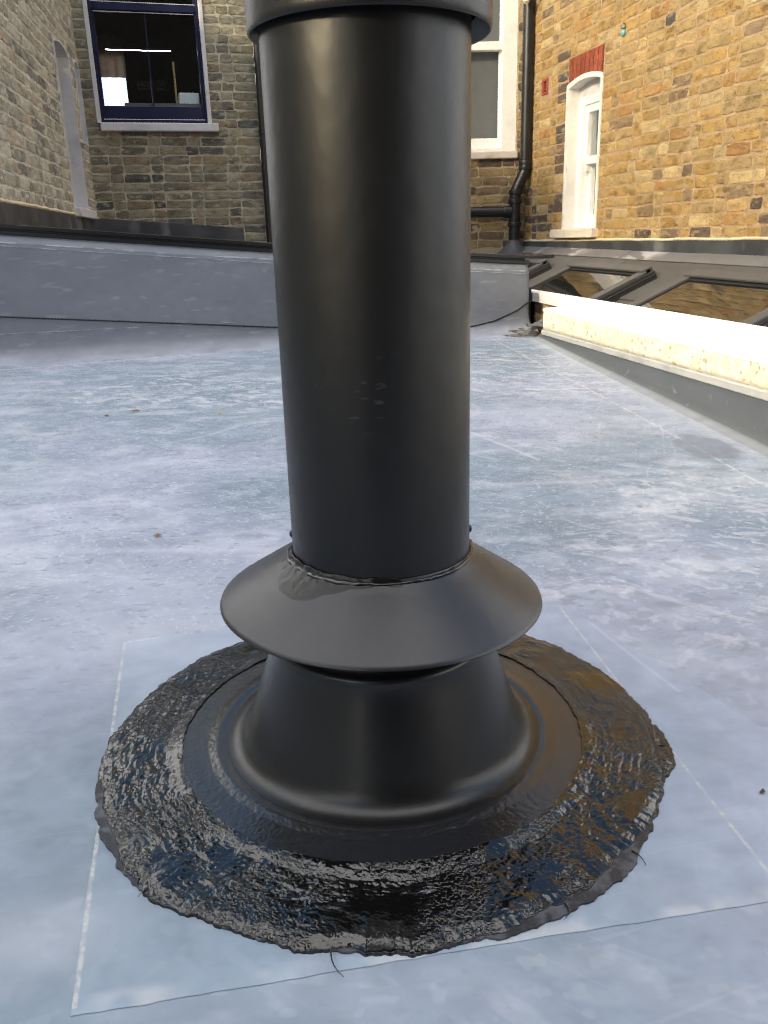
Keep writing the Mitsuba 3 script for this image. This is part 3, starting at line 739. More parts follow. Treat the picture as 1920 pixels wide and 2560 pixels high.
def cast(y):
    a, b = tt(y) - 0.004, yt(y)
    return [(0.002, a), (0.006, a + .25 * (b - a)), (0.006, a + .5 * (b - a)), (0.006, a + .75 * (b - a)), (0.004, b - .008), (-0.003, b - 0.001), (-0.02, b), (-0.06, b + 0.004), (-0.135, b + 0.006), (-0.135, a)]
add(led + "__roughcast_face", run(-2.6, 4.36, cast, 900, 0.015, 73, 9, far_round=0.035), "roughcast", smooth=40)
add(led + "__white_top", run(-2.6, 4.345, lambda y: [(0.006, yt(y) - 0.006), (0.0055, yt(y) + 0.004), (-0.004, yt(y) + 0.010), (-0.05, yt(y) + 0.012), (-0.092, yt(y) + 0.014), (-0.092, yt(y) + 0.003)], 400, 0.007, 76, 8), "coping_white", smooth=30)
add(led + "__coping", run(-2.6, 6.6, lambda y: [(-0.090, zt(y) - 0.055), (-0.088, zt(y) - 0.006), (-0.093, zt(y)), (-0.15, zt(y) + 0.0005), (-0.155, zt(y) - 0.02), (-0.155, zt(y) - 0.055)], 60, 0.002, 74, 2), "coping_white", smooth=30, label="white coping board at the back of the ledge")
add(led + "__rear_wall", run(-2.6, 6.6, lambda y: [(-0.112, -0.3), (-0.112, zt(y) - 0.054), (-0.150, zt(y) - 0.054), (-0.150, -0.3)], 12), "corner_mortar")
for kk, (y0, y1) in enumerate([(4.42, 4.63), (4.64, 4.75), (4.76, 4.97), (4.98, 5.09)]):
    for zz in (0.005, 0.08):
        ya, yb = y0 + (0.05 if zz > .05 else 0), y1 + (0.05 if zz > .05 else 0)
        m = run(ya, yb, lambda y: [(-0.112, zz), (-0.106, zz + 0.004), (-0.105, zz + 0.058), (-0.112, zz + 0.064)], 3)
        add(led + "__rear_wall__brick", m, "corner_stock_brick", uv=np.tile([g.random(), g.random()], (len(m.vertices), 1)))
add("torn_felt_flap", trimesh.Trimesh(np.c_[grid(np.linspace(0.80, 0.93, 24), np.linspace(4.40, 4.66, 24), lambda x, y: 0.030 + 0.045 * meshkit.fbm(np.stack([x * 22, y * 16, x * 0], -1), 3, 81) + 0.25 * np.clip(x - 0.86, 0, 1)).vertices], grid(np.linspace(0, 1, 24), np.linspace(0, 1, 24), lambda x, y: x).faces, process=False), "apron_lead", smooth=True, label="crumpled grey membrane flap at the far end of the ledge", cat="membrane flap")
lm = []
for k in range(70):
    x, y = g.uniform(0.70, 0.88), 4.50 + g.normal(0, 0.06)
    x += (y - 4.5) * 0.4
    s = g.uniform(0.008, 0.028)
    a = g.uniform(0, 6.3)
    p = np.array([(-1, 0, 0), (0, -.45, .25), (1, 0, .1), (0, .45, .3)]) * s
    c_, s_ = math.cos(a), math.sin(a)
    p = np.c_[p[:, 0] * c_ - p[:, 1] * s_, p[:, 0] * s_ + p[:, 1] * c_, p[:, 2] + g.uniform(0.004, 0.03)] + [x, y, 0]
    lm.append(trimesh.Trimesh(p, [[0, 1, 2], [0, 2, 3]], process=False))
add("leaf_litter", join(*lm), "torn_felt", label="brown leaf litter caught in the far corner by the ledge", cat="leaf litter", kind="stuff")

# ---------------------------------------------------------------- lean-to roof with rooflights
P1 = np.array([1.322, 7.9, 0.408])
RU, RV, RW = np.array([0.2355, -0.9718, -0.0132]), np.array([0.8959, 0.2118, 0.3906]), np.array([-0.3768, -0.1038, 0.9205])


def rmesh(m):
    return trimesh.Trimesh(P1 + m.vertices[:, :1] * RU + m.vertices[:, 1:2] * RV + m.vertices[:, 2:] * RW, np.array(m.faces)[:, ::-1] if np.linalg.det(np.stack([RU, RV, RW])) < 0 else m.faces, process=False)


rbox = lambda u0, u1, v0, v1, w0, w1, c=0.002: rmesh(cbox(u0, u1, v0, v1, w0, w1, c))
lean = thing("lean_to_roof", "dark grey lean-to roof with lead apron sloping down from the yellow brick wall", "lean-to roof")
add(lean + "__deck", rbox(-0.6, 8.5, -1.6, 0.03, -0.06, -0.006), "slate_board")
for k, (a, b) in enumerate([(-0.6, 0.30), (0.304, 0.93), (0.934, 1.50), (1.504, 2.10), (2.104, 2.752), (2.757, 3.60), (3.605, 4.6), (4.605, 6.0)]):
    add(lean + "__slate_sheet", rbox(a, b, -0.60, -0.10, -0.006, 0.002 + 0.002 * (k % 2), 0.0015), "slate_board")
for k, (a, b) in enumerate([(-0.6, 0.55), (0.554, 1.955), (1.96, 2.752), (2.757, 4.3), (4.305, 6.2)]):
    add(lean + "__lead_apron", rbox(a, b, -0.128, 0.03, 0.0045, 0.010 + 0.002 * (k % 2), 0.002), "apron_lead")
for nm, u0, u1, lab in [("rooflight", 0.29, 1.31, "far rooflight showing only its dark side beside the grey upstand's end"), ("rooflight", 1.73, 2.775, "middle rooflight reflecting a white window, behind the narrow end of the white coping"), ("rooflight", 3.165, 4.21, "nearest rooflight reflecting yellow brick, at the right edge behind the white coping")]:
    r = thing(nm, lab, "rooflight", "rooflights along the lean-to roof")
    v0, v1 = -1.45, -0.335
    add(r + "__frame", join(rbox(u0, u0 + 0.075, v0, v1 - 0.05, 0.055, 0.070), rbox(u1 - 0.075, u1, v0, v1 - 0.05, 0.055, 0.070), rbox(u0 + .075, u1 - .075, v0, v0 + 0.07, 0.055, 0.070)), "roof_trim")
    add(r + "__bead", join(rbox(u0 + 0.075, u0 + 0.087, v0, v1 - 0.08, 0.050, 0.0655), rbox(u1 - 0.087, u1 - 0.075, v0, v1 - 0.08, 0.050, 0.0655)), "dark_cladding")
    add(r + "__side_cladding", rbox(u0 - .004, u0 + 0.02, v0, v1, -0.002, 0.054), "dark_cladding")
    add(r + "__side_cladding", join(rbox(u1 - 0.02, u1 + 0.004, v0, v1, -0.002, 0.054), rbox(u1 - 0.01, u1 + 0.010, v0, v1, 0.030, 0.0365)), "dark_cladding")
    add(r + "__hood", join(rbox(u0 + 0.02, u1 - 0.02, -0.405, v1 + 0.002, 0.066, 0.082, 0.004), rbox(u0 + 0.02, u1 - 0.02, v1 - 0.01, v1 + 0.004, 0.0, 0.066)), "roof_trim")
    add(r + "__seal", rbox(u0 + 0.05, u1 - 0.05, -0.43, -0.35, 0.056, 0.065), "black_plastic")
    gl = grid(np.linspace(u0 + 0.08, u1 - 0.08, 30), np.linspace(v0 + .06, -0.40, 30), lambda x, y: 0.058 + 0.0006 * np.sin(x * 7 + y * 5))
    add(r + "__glass_pane", rmesh(gl), "rooflight_glass", smooth=True)

# ---------------------------------------------------------------- houses
FL = Frame((-1.80, 4.24), (-0.169, 0.9856), (1, 0))            # left wing
FB = Frame((-2.358, 7.493), (0.961, 0.2766), (0, -1))          # back wall with the navy window
FC = Frame((-0.6345, 7.80), (0.9997, 0.0253), (0, -1))         # back wall by the soil pipe
FR = Frame((1.3378, 7.85), (0.2343, -0.9722), (-1, 0))         # yellow wall on the right

wing = thing("brick_house", "weathered grey-brown brick house wing at the left edge, seen at a sharp angle", "brick house")
holes = [arched(2.20, 2.80, 0.79, 1.875, 0.04), arched(3.03, 3.26, 1.305, 1.885, 0.03)]
brickwork(FL, wing, -0.05, 3.3, 0.745, 2.6, 0.0725, holes, "wing_stock_brick", "wing_mortar", 0.30, -0.06, 3.3, (-3.6, 2.68), seed=21, sight=(-0.25, 3.3, 0.6, 2.75))
add(wing + "__lead_flashing", FL.box(-0.06, 3.3, 0.0, 0.014, 0.30, 0.735), "lead_sheet")
add(wing + "__mortar_fillet", FL.mesh(grid(np.linspace(-0.05, 3.3, 180), np.linspace(0, 1, 6), lambda x, y: x).__class__(np.stack([np.repeat(np.linspace(-0.05, 3.3, 180), 6), np.tile(0.003 + 0.012 * np.sin(np.linspace(0, np.pi, 6)), 180), np.repeat(0.735 + 0.008 * (meshkit.fbm(np.c_[np.linspace(-0.05, 3.3, 180) * 8, np.zeros(180), np.zeros(180)], 3, 5) - .5), 6) + np.tile(np.linspace(-0.004, 0.020, 6), 180)], -1), grid(np.arange(180), np.arange(6), lambda x, y: x).faces, process=False)), "cream_mortar", smooth=True)
for k, (a, b, lo, hi, rise) in enumerate([(2.20, 2.80, 0.79, 1.875, 0.04), (3.03, 3.26, 1.305, 1.885, 0.03)]):
    w = wing + "__window" + ("" if k == 0 else "_001")
    D = 0.11
    outer, inner = arched(a - .001, b + .001, lo - .001, hi, rise), arched(a + 0.012, b - 0.012, lo + 0.001, hi - 0.012, rise)
    lin = m3.Manifold.extrude(cross([outer]) - cross([inner]), 0.26)
    lv = mf(lin)
    add(w + "__reveal", FL.mesh(trimesh.Trimesh(np.c_[lv.vertices[:, 0], 0.010 - lv.vertices[:, 2], lv.vertices[:, 1]], lv.faces, process=False)), "grey_white", label="painted white reveal")
    if k == 0:
        add(w + "__sill", FL.box(a - 0.08, b + 0.10, -0.2, 0.055, lo - 0.065, lo - 0.001, 0.006), "grey_white")
    add(w + "__frame", join(FL.box(a + .012, a + .07, -0.26, -0.2, lo + .002, hi + .02), FL.box(b - .07, b - .012, -0.26, -0.2, lo + .002, hi + .02), FL.box(a + .07, b - .07, -0.26, -0.2, (lo + hi) / 2 - .03, (lo + hi) / 2 + .03)), "white_gloss")
    add(w + "__pane", FL.box(a + .02, b - .02, -0.245, -0.235, lo + .01, hi - .005, .001), "rooflight_glass")

back = thing("brick_house", "grey stock brick back wall with a navy sash window, between the wing and the flue", "brick house")
H1 = [(0.118, 1.484), (1.003, 1.484), (1.003, 3.05), (0.118, 3.05)]
brickwork(FB, back, 0.0, 1.425, 0.52, 3.0, 0.0715, [H1], "grey_stock_brick", "grey_mortar", 0.28, -0.05, 1.425, (-3.6, 4.2), seed=31, sight=(-0.1, 1.45, 0.5, 2.75))
add(back + "__lead_flashing", FB.mesh(trimesh.Trimesh(*(lambda m: (m.vertices - np.c_[m.vertices[:, 0] * 0, m.vertices[:, 0] * 0, 0.087 * m.vertices[:, 0] * (m.vertices[:, 2] > 0.5)], m.faces))(cbox(0.0, 1.225, 0.0, 0.013, 0.30, 0.747)), process=False)), "lead_sheet")
W1 = back + "__window"
# the outer white lining, the navy box frame and sashes, and the white sill
add(W1 + "__lining", FB.box(0.092, 0.128, -0.10, 0.012, 1.484, 3.04), "grey_white")
add(W1 + "__lining", FB.box(0.996, 1.028, -0.10, 0.012, 1.484, 3.04), "grey_white")
add(W1 + "__box_frame", join(FB.box(0.129, 0.150, -0.14, -0.025, 1.4865, 3.04), FB.box(0.979, 0.995, -0.14, -0.025, 1.4865, 3.04), FB.box(0.150, 0.979, -0.14, -0.03, 1.4865, 1.520)), "navy_gloss")
add(W1 + "__lower_sash", join(FB.box(0.150, 0.168, -0.085, -0.045, 1.522, 2.362), FB.box(0.962, 0.979, -0.085, -0.045, 1.522, 2.362), FB.box(0.168, 0.962, -0.084, -0.046, 1.522, 1.622), FB.box(0.168, 0.962, -0.084, -0.046, 2.312, 2.362)), "navy_gloss")
add(W1 + "__upper_sash", join(FB.box(0.150, 0.172, -0.045, -0.032, 2.325, 3.03), FB.box(0.958, 0.979, -0.045, -0.032, 2.325, 3.03), FB.box(0.172, 0.958, -0.044, -0.030, 2.322, 2.378)), "navy_gloss")
add(W1 + "__glazing_bar", FB.box(0.557, 0.569, -0.080, -0.056, 1.622, 2.312), "navy_gloss")
for bx in ((0.150, 0.975, -0.030, -0.0285, 1.516, 1.5215), (0.165, 0.955, -0.0465, -0.0445, 2.309, 2.3145), (0.15, 0.97, -0.030, -0.0285, 2.376, 2.3815)):
    add(W1 + "__paint_line", FB.box(*bx, .0005), "grey_white")
for a, b, lo, hi, oo in [(0.168, 0.557, 1.622, 2.312, -0.066), (0.569, 0.962, 1.622, 2.312, -0.066), (0.172, 0.958, 2.378, 3.03, -0.038)]:
    add(W1 + "__pane", FB.mesh(trimesh.Trimesh([(a, oo, lo), (b, oo, lo), (b, oo, hi), (a, oo, hi)], [[0, 1, 2], [0, 2, 3]], process=False)), "window_glass")
add(W1 + "__sill", FB.box(0.116, 1.078, -0.03, 0.06, 1.420, 1.4835, 0.005), "grey_white")
# the dark room behind it, with its own far window open to the daylight
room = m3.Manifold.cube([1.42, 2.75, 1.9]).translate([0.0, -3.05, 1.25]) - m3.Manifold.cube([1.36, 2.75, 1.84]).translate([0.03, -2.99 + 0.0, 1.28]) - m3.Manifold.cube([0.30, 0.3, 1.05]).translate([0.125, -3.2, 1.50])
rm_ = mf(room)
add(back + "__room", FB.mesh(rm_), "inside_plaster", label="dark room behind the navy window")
bl = FB.mesh(grid(np.linspace(0.118, 0.434, 24), np.linspace(2.315, 2.72, 16), lambda x, y: x * 0).__class__(np.stack([np.repeat(np.linspace(0.118, 0.434, 24), 16), -2.95 + 0.012 * np.sin(np.repeat(np.linspace(0, 19, 24), 16)), np.tile(np.linspace(2.315, 2.72, 16), 24)], -1), grid(np.arange(24), np.arange(16), lambda x, y: x).faces, process=False))
add("roman_blind", bl, "cloth_beige", label="beige blind half drawn over the bright opening behind the navy window", cat="blind")
for a, b, lo, hi, fr, lab in [(0.545, 0.695, 2.20, 2.285, "gilt_frame", "small gilt framed picture on the dark wall behind the navy window"), (0.735, 0.855, 2.19, 2.30, "steel_grey", "small grey framed picture right of the gilt one inside the navy window")]:
    pf = thing("picture_frame", lab, "picture frame")
    add(pf + "__frame", join(FB.box(a, b, -2.985, -2.955, lo, lo + .015), FB.box(a, b, -2.985, -2.955, hi - .015, hi), FB.box(a, a + .012, -2.985, -2.955, lo + .015, hi - .015), FB.box(b - .012, b, -2.985, -2.955, lo + .015, hi - .015)), fr)
    add(pf + "__picture", FB.box(a + .012, b - .012, -2.982, -2.970, lo + .015, hi - .015), "picture_dark")
add("white_box", FB.box(0.785, 0.952, -0.30, -0.13, 1.655, 1.742, 0.004), "pale_card", label="pale box lying inside the navy window at its lower right corner", cat="box")
add("worktop_edge", FB.box(0.33, 1.3, -0.55, -0.11, 1.60, 1.655, 0.004), "steel_grey", label="grey worktop edge along the bottom of the navy window", cat="worktop")
add("upright_batten", FB.box(0.757, 0.773, -0.20, -0.18, 1.655, 1.985, 0.002), "batten_wood", label="slim yellowish batten standing inside the navy window left of the pale box", cat="batten")
lamp = FB.box(0.232, 0.835, -1.32, -1.295, 2.277, 2.282, 0.001)
add("strip_lamp", lamp, "white_gloss", label="thin glowing white strip lamp hanging inside the navy window", cat="lamp")
scene["strip_lamp"]["emitter"] = {"type": "area", "radiance": col(1.1, 1.1, 1.1)}

corner = thing("brick_house", "brown brick back wall with a tall white sash window, right of the flue", "brick house")
H2 = [(0.90, 1.206), (1.882, 1.206), (1.882, 2.95), (0.90, 2.95)]
brickwork(FC, corner, 0.0, 1.965, 0.40, 3.0, 0.075, [H2], "corner_stock_brick", "corner_mortar", 0.28, 0.0, 1.965, (-3.6, 4.2), seed=41, sight=(1.25, 2.0, 0.3, 1.25))
sash(FC, corner, "window", 0.902, 1.880, 1.208, 2.95, 2.003, 0.02, 0.128, 0.019, (0.05, 0.064, 0.084), "white_gloss", "window_glass", "blind_grey")
add(corner + "__window__sill", FC.box(0.86, 1.890, -0.1, 0.05, 1.146, 1.2055, 0.006), "sill_stone")

yel = thing("brick_house", "warm yellow stock brick house wall filling the right side", "brick house")
H3 = arched(0.80, 1.315, 0.545, 1.575, 0.035)
LINT = [(0.785, 1.574), (1.33, 1.574), (1.335, 1.775), (0.78, 1.775)]
VENT = [(0.295, 1.592), (0.412, 1.592), (0.412, 1.716), (0.295, 1.716)]


def pick(k, g):
    near_quoin = (0.58 < k[0] < 0.80 and k[1] < 0.86 and k[2] < 1.9) or (k[0] < 0.5 and k[2] < 0.9 and g.random() < 0.5)
    if (near_quoin and g.random() < 0.62) or g.random() < (0.08 if k[2] < 0.85 else 0.008):
        return "dark_stock_brick"


brickwork(FR, yel, 0.0, 4.2, 0.455, 3.1, 0.0735, [H3, LINT, VENT], "yellow_stock_brick", "sandy_mortar", 0.30, -0.3, 4.9, (-3.6, 4.6), choose=pick, seed=51, sight=(-0.1, 3.45, 0.4, 2.75))
add(yel + "__lead_flashing", FR.box(-0.2, 4.9, 0.0, 0.016, 0.30, 0.452), "lead_sheet")
fx = np.linspace(0.02, 5.0, 220)
add(yel + "__mortar_fillet", FR.mesh(trimesh.Trimesh(np.stack([np.repeat(fx, 5), np.tile(0.004 + 0.014 * np.sin(np.linspace(0, np.pi, 5)), 220), np.repeat(0.452 + 0.010 * (meshkit.fbm(np.c_[fx * 7, fx * 0, fx * 0], 3, 6) - .5), 5) + np.tile(np.linspace(-0.005, 0.016, 5), 220)], -1), grid(np.arange(220), np.arange(5), lambda x, y: x).faces, process=False)), "cream_mortar", smooth=True)
# gauged red arch: each voussoir its own brick
nv = 8
for k in range(nv):
    a0, a1 = k / nv, (k + 1) / nv
    top = lambda a: (0.787 + a * 0.541, 1.772)
    bot = lambda a: (0.800 + a * 0.515, 1.574 + 0.036 * 4 * a * (1 - a))
    e = 0.011
    q = np.array([bot(a0 + e), bot(a1 - e), top(a1 - e), top(a0 + e)])
    vv = np.vstack([np.c_[q[:, 0], np.full(4, -0.02), q[:, 1]], np.c_[q[:, 0], np.full(4, 0.005 + 0.002 * g.random()), q[:, 1]]])
    hm = trimesh.Trimesh(vv, [[4, 5, 6], [4, 6, 7], [0, 1, 5], [0, 5, 4], [1, 2, 6], [1, 6, 5], [2, 3, 7], [2, 7, 6], [3, 0, 4], [3, 4, 7]], process=False)
    add(yel + "__arch__brick", FR.mesh(hm), "red_gauged_brick", uv=np.tile([g.random(), g.random()], (8, 1)))
lv = mf(m3.Manifold.extrude(cross([[(0.781, 1.577)] + [(0.799 + 0.517 * a, 1.577 + 0.036 * 4 * a * (1 - a)) for a in np.linspace(0, 1, 13)] + [(1.334, 1.577), (1.334, 1.776), (0.781, 1.776)]]), 0.03))
add(yel + "__arch", FR.mesh(trimesh.Trimesh(np.c_[lv.vertices[:, 0], -0.006 - lv.vertices[:, 2], lv.vertices[:, 1]], lv.faces, process=False)), "red_joint", label="flat arch of rubbed red brick over the narrow white window")
W3 = yel + "__window"
outer, inner = arched(0.772, 1.345, 0.5455, 1.590, 0.040), arched(0.800, 1.315, 0.5465, 1.562, 0.036)
lv = mf(m3.Manifold.extrude(cross([outer]) - cross([inner]), 0.010))
add(W3 + "__painted_margin", FR.mesh(trimesh.Trimesh(np.c_[lv.vertices[:, 0], 0.011 - lv.vertices[:, 2], lv.vertices[:, 1]], lv.faces, process=False)), "white_masonry")
lv = mf(m3.Manifold.extrude(cross([arched(0.798, 1.317, 0.5445, 1.577, 0.036)]) - cross([arched(0.806, 1.309, 0.5465, 1.567, 0.036)]), 0.22))
add(W3 + "__reveal", FR.mesh(trimesh.Trimesh(np.c_[lv.vertices[:, 0], 0.0015 - lv.vertices[:, 2], lv.vertices[:, 1]], lv.faces, process=False)), "white_masonry")
add(W3 + "__head_panel", FR.box(0.806, 1.309, -0.2, -0.085, 1.500, 1.605, 0.001), "grey_white")
sash(FR, yel, "window", 0.807, 1.308, 0.548, 1.500, 1.016, 0.080, 0.088, 0.048, (0.055, 0.057, 0.068), "white_gloss", "window_glass", "blind_light", gap=0.045)
add(W3 + "__sill", FR.box(0.655, 1.375, -0.10, 0.06, 0.478, 0.5440, 0.006), "sill_stone")
add(W3 + "__sash_horn", FR.box(0.905, 0.94, -0.152, -0.098, 0.965, 1.014, 0.004), "white_gloss")
add(yel + "__air_brick", join(FR.box(0.297, 0.410, -0.02, 0.007, 1.594, 1.615), FR.box(0.297, 0.410, -0.02, 0.007, 1.693, 1.714), FR.box(0.297, 0.325, -0.02, 0.007, 1.615, 1.693), FR.box(0.382, 0.410, -0.02, 0.007, 1.615, 1.693), FR.box(0.325, 0.382, -0.02, 0.003, 1.628, 1.640), FR.box(0.325, 0.382, -0.02, 0.003, 1.65, 1.66), FR.box(0.325, 0.382, -0.02, 0.003, 1.67, 1.68)), "terracotta", label="dark red slotted air brick left of the arch")
add(yel + "__air_brick__slots", FR.box(0.326, 0.381, -0.03, -0.012, 1.616, 1.692), "black_plastic")

# small fixture high on the yellow wall
fxr = thing("wall_fixture", "small teal and dark fixture high on the yellow brick wall right of the arch", "wall fixture")
add(fxr + "__bracket", FR.mesh(cbox(1.594, 1.632, 0.0, 0.030, 1.800, 1.838, 0.010)), "picture_dark")
add(fxr + "__disc", tube(FR.pts([[1.612, 0.0, 1.782], [1.612, 0.020, 1.782], [1.612, 0.030, 1.782]]), [0.022, 0.022, 0.012], 14), "teal_paint", smooth=40)

# white overflow pipe poking out of the yellow wall over the soil pipe
op = thing("overflow_pipe", "white plastic overflow pipe end at the top of the yellow wall", "pipe")
a, b = FR.pts([[0.20, 0.118, 2.315]])[0], FR.pts([[0.62, 0.05, 2.50]])[0]
add(op + "__pipe", tube([a, a + .5 * (b - a), b], 0.013, 14), "white_plastic", smooth=40)
add(op + "__end_fitting", tube([a + [0, -.004, -0.028], a + [0, 0, -0.022], a + [0, 0, 0.012], a + [0, 0, 0.020]], [0.016, 0.024, 0.024, 0.014], 16), "white_plastic", smooth=40)

# black soil pipe in the corner
sp = thing("soil_pipe", "black plastic soil pipe with an offset bend in the corner right of the flue", "soil pipe")
X0, X1, Y_ = 1.312, 1.226, 7.735
add(sp + "__upper_pipe", tube([(X0, Y_, 4.0), (X0, Y_, 2.0), (X0, Y_, 1.09)], 0.049, 28), "black_plastic", smooth=40)
add(sp + "__offset_bend", tube([(X0, Y_, 1.10), (X0, Y_, 1.06), (X0 - .010, Y_, 1.02), (X0 - .036, Y_, 0.965), (X1 + .022, Y_, 0.905), (X1 + .004, Y_, 0.865), (X1, Y_, 0.82)], 0.0495, 28), "black_plastic", smooth=40)
add(sp + "__lower_pipe", tube([(X1, Y_, 0.83), (X1, Y_, 0.6), (X1, Y_, 0.30)], 0.049, 28), "black_plastic", smooth=40)
for z_, x_ in ((1.10, X0), (1.065, X0 - .001), (0.865, X1 + .004), (0.79, X1), (0.60, X1)):
    add(sp + "__socket", lathe([(0.0485, z_ - 0.022), (0.056, z_ - 0.020), (0.0575, z_ - 0.01), (0.0575, z_ + 0.012), (0.055, z_ + 0.018), (0.0485, z_ + 0.021)], 32, x_, Y_), "black_plastic", smooth=40)
add(sp + "__branch_pipe", tube([(X1 - 0.02, Y_, 0.705), (0.6, Y_ + .01, 0.715), (-0.2, Y_ + .02, 0.73)], 0.043, 24), "black_plastic", smooth=40)
add(sp + "__branch_socket", tube([(X1 - 0.10, Y_, 0.706), (X1 - 0.09, Y_, 0.706), (X1 - 0.03, Y_, 0.705)], [0.046, 0.051, 0.052], 24), "black_plastic", smooth=40)
add("lead_slate", lathe([(0.050, 0.47), (0.055, 0.46), (0.075, 0.42), (0.13, 0.37), (0.20, 0.33)], 40, X1, Y_), "lead_sheet", smooth=40, label="crumpled lead collar at the foot of the black soil pipe", cat="lead collar")
dp = thing("rainwater_pipe", "slim black rainwater pipe at the end of the back wall, just left of the flue", "rainwater pipe")
px, py = FB.pts([[1.452, 0.05, 0]])[0][:2]
add(dp + "__pipe", tube([(px, py, 4.0), (px, py, 2.0), (px, py, 0.35)], 0.033, 20), "black_plastic", smooth=40)
add(dp + "__collar", lathe([(0.033, 1.40), (0.039, 1.40), (0.039, 1.44), (0.033, 1.44)], 20, px, py), "black_plastic", smooth=40)

# distant red house seen in the slot beside the flue
FF = Frame((-2.6, 13.0), (1, 0), (0, -1))
fh = thing("distant_house", "sliver of a distant orange brick house with a white window, left of the flue", "house")
HW = [(0.85, 2.62), (1.55, 2.62), (1.55, 4.0), (0.85, 4.0)]
add(fh + "__wall", FF.box(0.2, 4.5, -0.3, 0, -3.6, 2.6199, 0.001), "far_red_brick", uv=None)
add(fh + "__upper_wall", join(FF.box(0.2, 0.85, -0.3, 0, 2.62, 5.0), FF.box(1.55, 4.5, -0.3, 0, 2.62, 5.0), FF.box(0.85, 1.55, -0.3, 0, 4.0, 5.0)), "far_red_brick")
add(fh + "__window__frame", join(FF.box(0.85, 1.05, -0.2, 0.02, 2.62, 4.0), FF.box(1.35, 1.55, -0.2, 0.02, 2.62, 4.0), FF.box(0.8, 1.6, -0.1, 0.08, 1.60, 1.78)), "white_gloss")
add(fh + "__window__pane", FF.box(1.05, 1.35, -0.15, -0.1, 2.62, 4.0), "rooflight_glass")

# low roof behind the upstand, so that the houses' feet meet something
add("lower_roof", sheet([(-2.6, 4.5), (0.9, 5.0), (1.0, 7.9), (-0.9, 7.9), (-2.5, 7.6)], -0.4, 0.22), "lead_sheet", label="dark low roof between the upstand and the back walls", kind="structure")

# added out of view: dark house for reflections, side wall to shade the roof
pt = thing("added_shade_wall", "unseen wall added along the left side to shade the roof", "wall")
add(pt + "__wall", cbox(-3.5, -3.2, -7.0, 3.5, -3.6, 2.05, 0.01), "wing_mortar")
add(pt + "__coping", cbox(-3.55, -3.15, -7.0, 3.5, 2.051, 2.10, 0.01), "sill_stone")
bh = thing("added_dark_house", "tall dark brick house added unseen behind the viewer for dark reflections", "house")
add(bh + "__wall", cbox(-1.2, 4.6, -9.0, -2.7, -3.6, 6.5, 0.01), "added_house_brick")
add(bh + "__roof", mf(m3.Manifold.hull_points(np.array([(-1.3, -9.1, 6.5), (4.7, -9.1, 6.5), (-1.3, -2.55, 6.5), (4.7, -2.55, 6.5), (-1.2, -5.8, 9.0), (4.6, -5.8, 9.0)]))), "slate_board")

# the photographer, crouching behind the phone, who darkens the reflections in the flue
man = thing("person", "person in dark clothes crouching on the roof behind the viewpoint with a phone", "person")


def bones(pairs, n=10):
    parts = []
    for (p, r0), (q, r1) in pairs:
        parts.append(m3.Manifold.batch_hull([m3.Manifold.sphere(r0, 20).translate(list(p)), m3.Manifold.sphere(r1, 20).translate(list(q))]))
    return m3.Manifold.batch_boolean(parts, m3.OpType.Add)


def soft(man_, step=0.03, it=12):
    m = mf(man_.refine_to_length(step))
    m.merge_vertices()
    return trimesh.smoothing.filter_taubin(m, iterations=it)


hip, chest, neck = (0, -0.62, 0.26), (0, -0.56, 0.58), (0, -0.50, 0.76)
B = [((hip, .16), ((0, -0.60, 0.42), .15)), (((0, -0.60, 0.42), .15), (chest, .15)), ((chest, .13), (neck, .06))]
for sx in (-1, 1):
    sh, el, wr = (sx * .18, -0.54, 0.68), (sx * .24, -0.36, 0.47), (sx * .075, -0.13, 0.50)
    kn, an, toe = (sx * .17, -0.24, 0.44), (sx * .13, -0.50, 0.09), (sx * .15, -0.28, 0.035)
    B += [((chest, .11), (sh, .075)), ((sh, .068), (el, .048)), ((el, .046), (wr, .030)), (((sx * .09, -0.62, 0.24), .11), (kn, .072)), ((kn, .068), (an, .046)), ((an, .046), (toe, .035))]
add(man + "__body", soft(bones(B)), "dark_cloth", smooth=True)
add(man + "__head", soft(bones([(((0, -0.49, 0.76), .052), ((0, -0.47, 0.82), .055)), (((0, -0.47, 0.82), .058), ((0, -0.46, 0.905), .085)), (((0, -0.395, 0.845), .018), ((0, -0.378, 0.868), .010)), (((-.075, -0.47, 0.87), .014), ((.075, -0.47, 0.87), .014))]), 0.012, 6), "skin_tone", smooth=True)
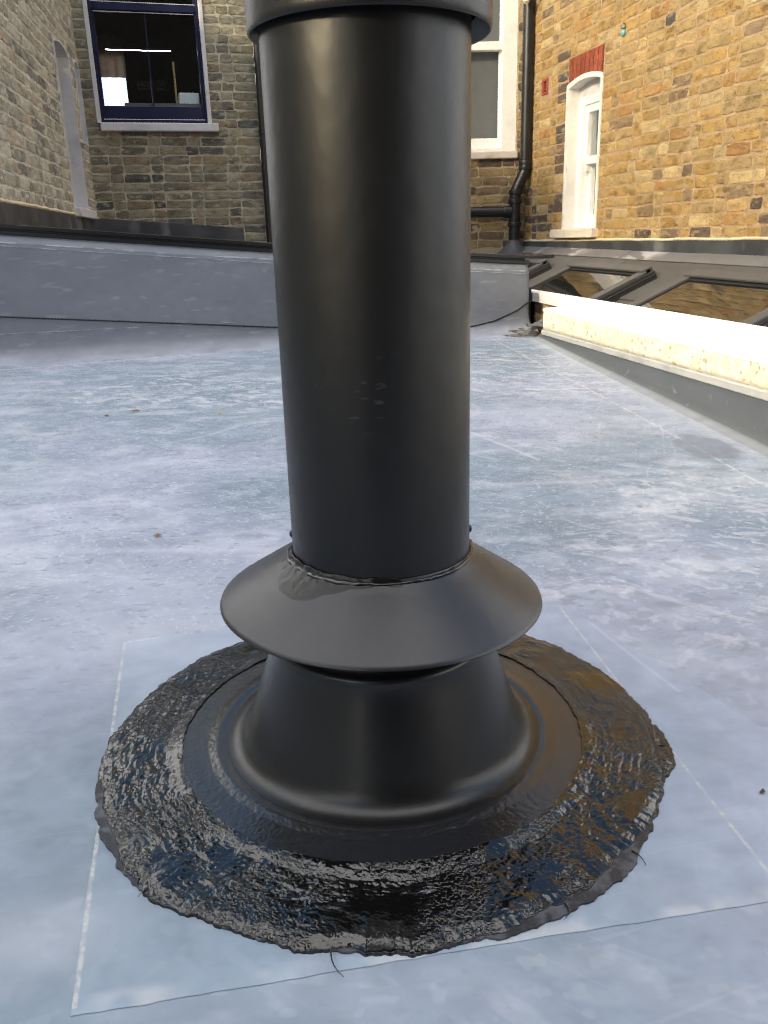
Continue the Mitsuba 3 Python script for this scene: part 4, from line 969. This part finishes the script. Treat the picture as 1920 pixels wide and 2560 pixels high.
add(man + "__hair", soft(bones([(((0, -0.49, 0.90), .088), ((0, -0.46, 0.94), .075))]), 0.02, 4), "dark_cloth", smooth=True)
for sx in (-1, 1):
    F_ = [(((sx * .075, -0.13, 0.50), .024), ((sx * .062, -0.075, 0.50), .024))]
    for k, (dz, L) in enumerate([(0.030, .9), (0.010, 1.0), (-0.010, .95), (-0.028, .75)]):
        a0, a1, a2 = (sx * .062, -0.070, 0.50 + dz), (sx * .048, -0.070 + .035 * L, 0.50 + dz * 1.1), (sx * .042, -0.062 + .040 * L, 0.50 + dz * 1.1)
        F_ += [((a0, .0105), (a1, .009)), ((a1, .009), ((a2[0] - sx * .012, a2[1], a2[2]), .0075))]
    F_ += [(((sx * .066, -0.085, 0.515), .013), ((sx * .040, -0.062, 0.535), .0095)), (((sx * .040, -0.062, 0.535), .0095), ((sx * .022, -0.052, 0.535), .0085))]
    add(man + "__hand", soft(bones(F_), 0.006, 5), "skin_tone", smooth=True)
add("phone", cbox(-0.037, 0.037, -0.046, -0.038, 0.445, 0.590, 0.003), "black_plastic", label="black phone held upright behind the viewpoint", cat="phone")

# ---------------------------------------------------------------- crumbs on the roof
crumbs = [(-0.804, 2.695, .022, 0, "brown crumbled leaf on the far left of the roof"), (-0.879, 2.628, .014, 0, "small reddish leaf scrap left of the brown one on the roof"), (-0.512, 2.619, .016, 3, "pale leaf scrap on the roof left of the flue"), (-0.425, 1.464, .013, 1, "tiny brown leaf scrap on the roof left of the storm collar"), (0.357, 0.671, .006, 2, "dark crumb at the right edge on the roof")]
for x, y, s, k, lab in crumbs:
    s *= 0.65
    n = 9
    a = np.linspace(0, 2 * np.pi, n + 1)[:-1]
    r = s * (0.55 + 0.6 * g.random(n))
    v = np.vstack([[x, y, 0.006 + s * .2], np.c_[x + r * np.cos(a), y + 0.6 * r * np.sin(a), 0.002 + s * 0.35 * g.random(n)]])
    add("leaf_scrap", trimesh.Trimesh(v, [[0, i + 1, (i + 1) % n + 1] for i in range(n)], process=False), f"leaf_{k}", label=lab, cat="leaf scrap")
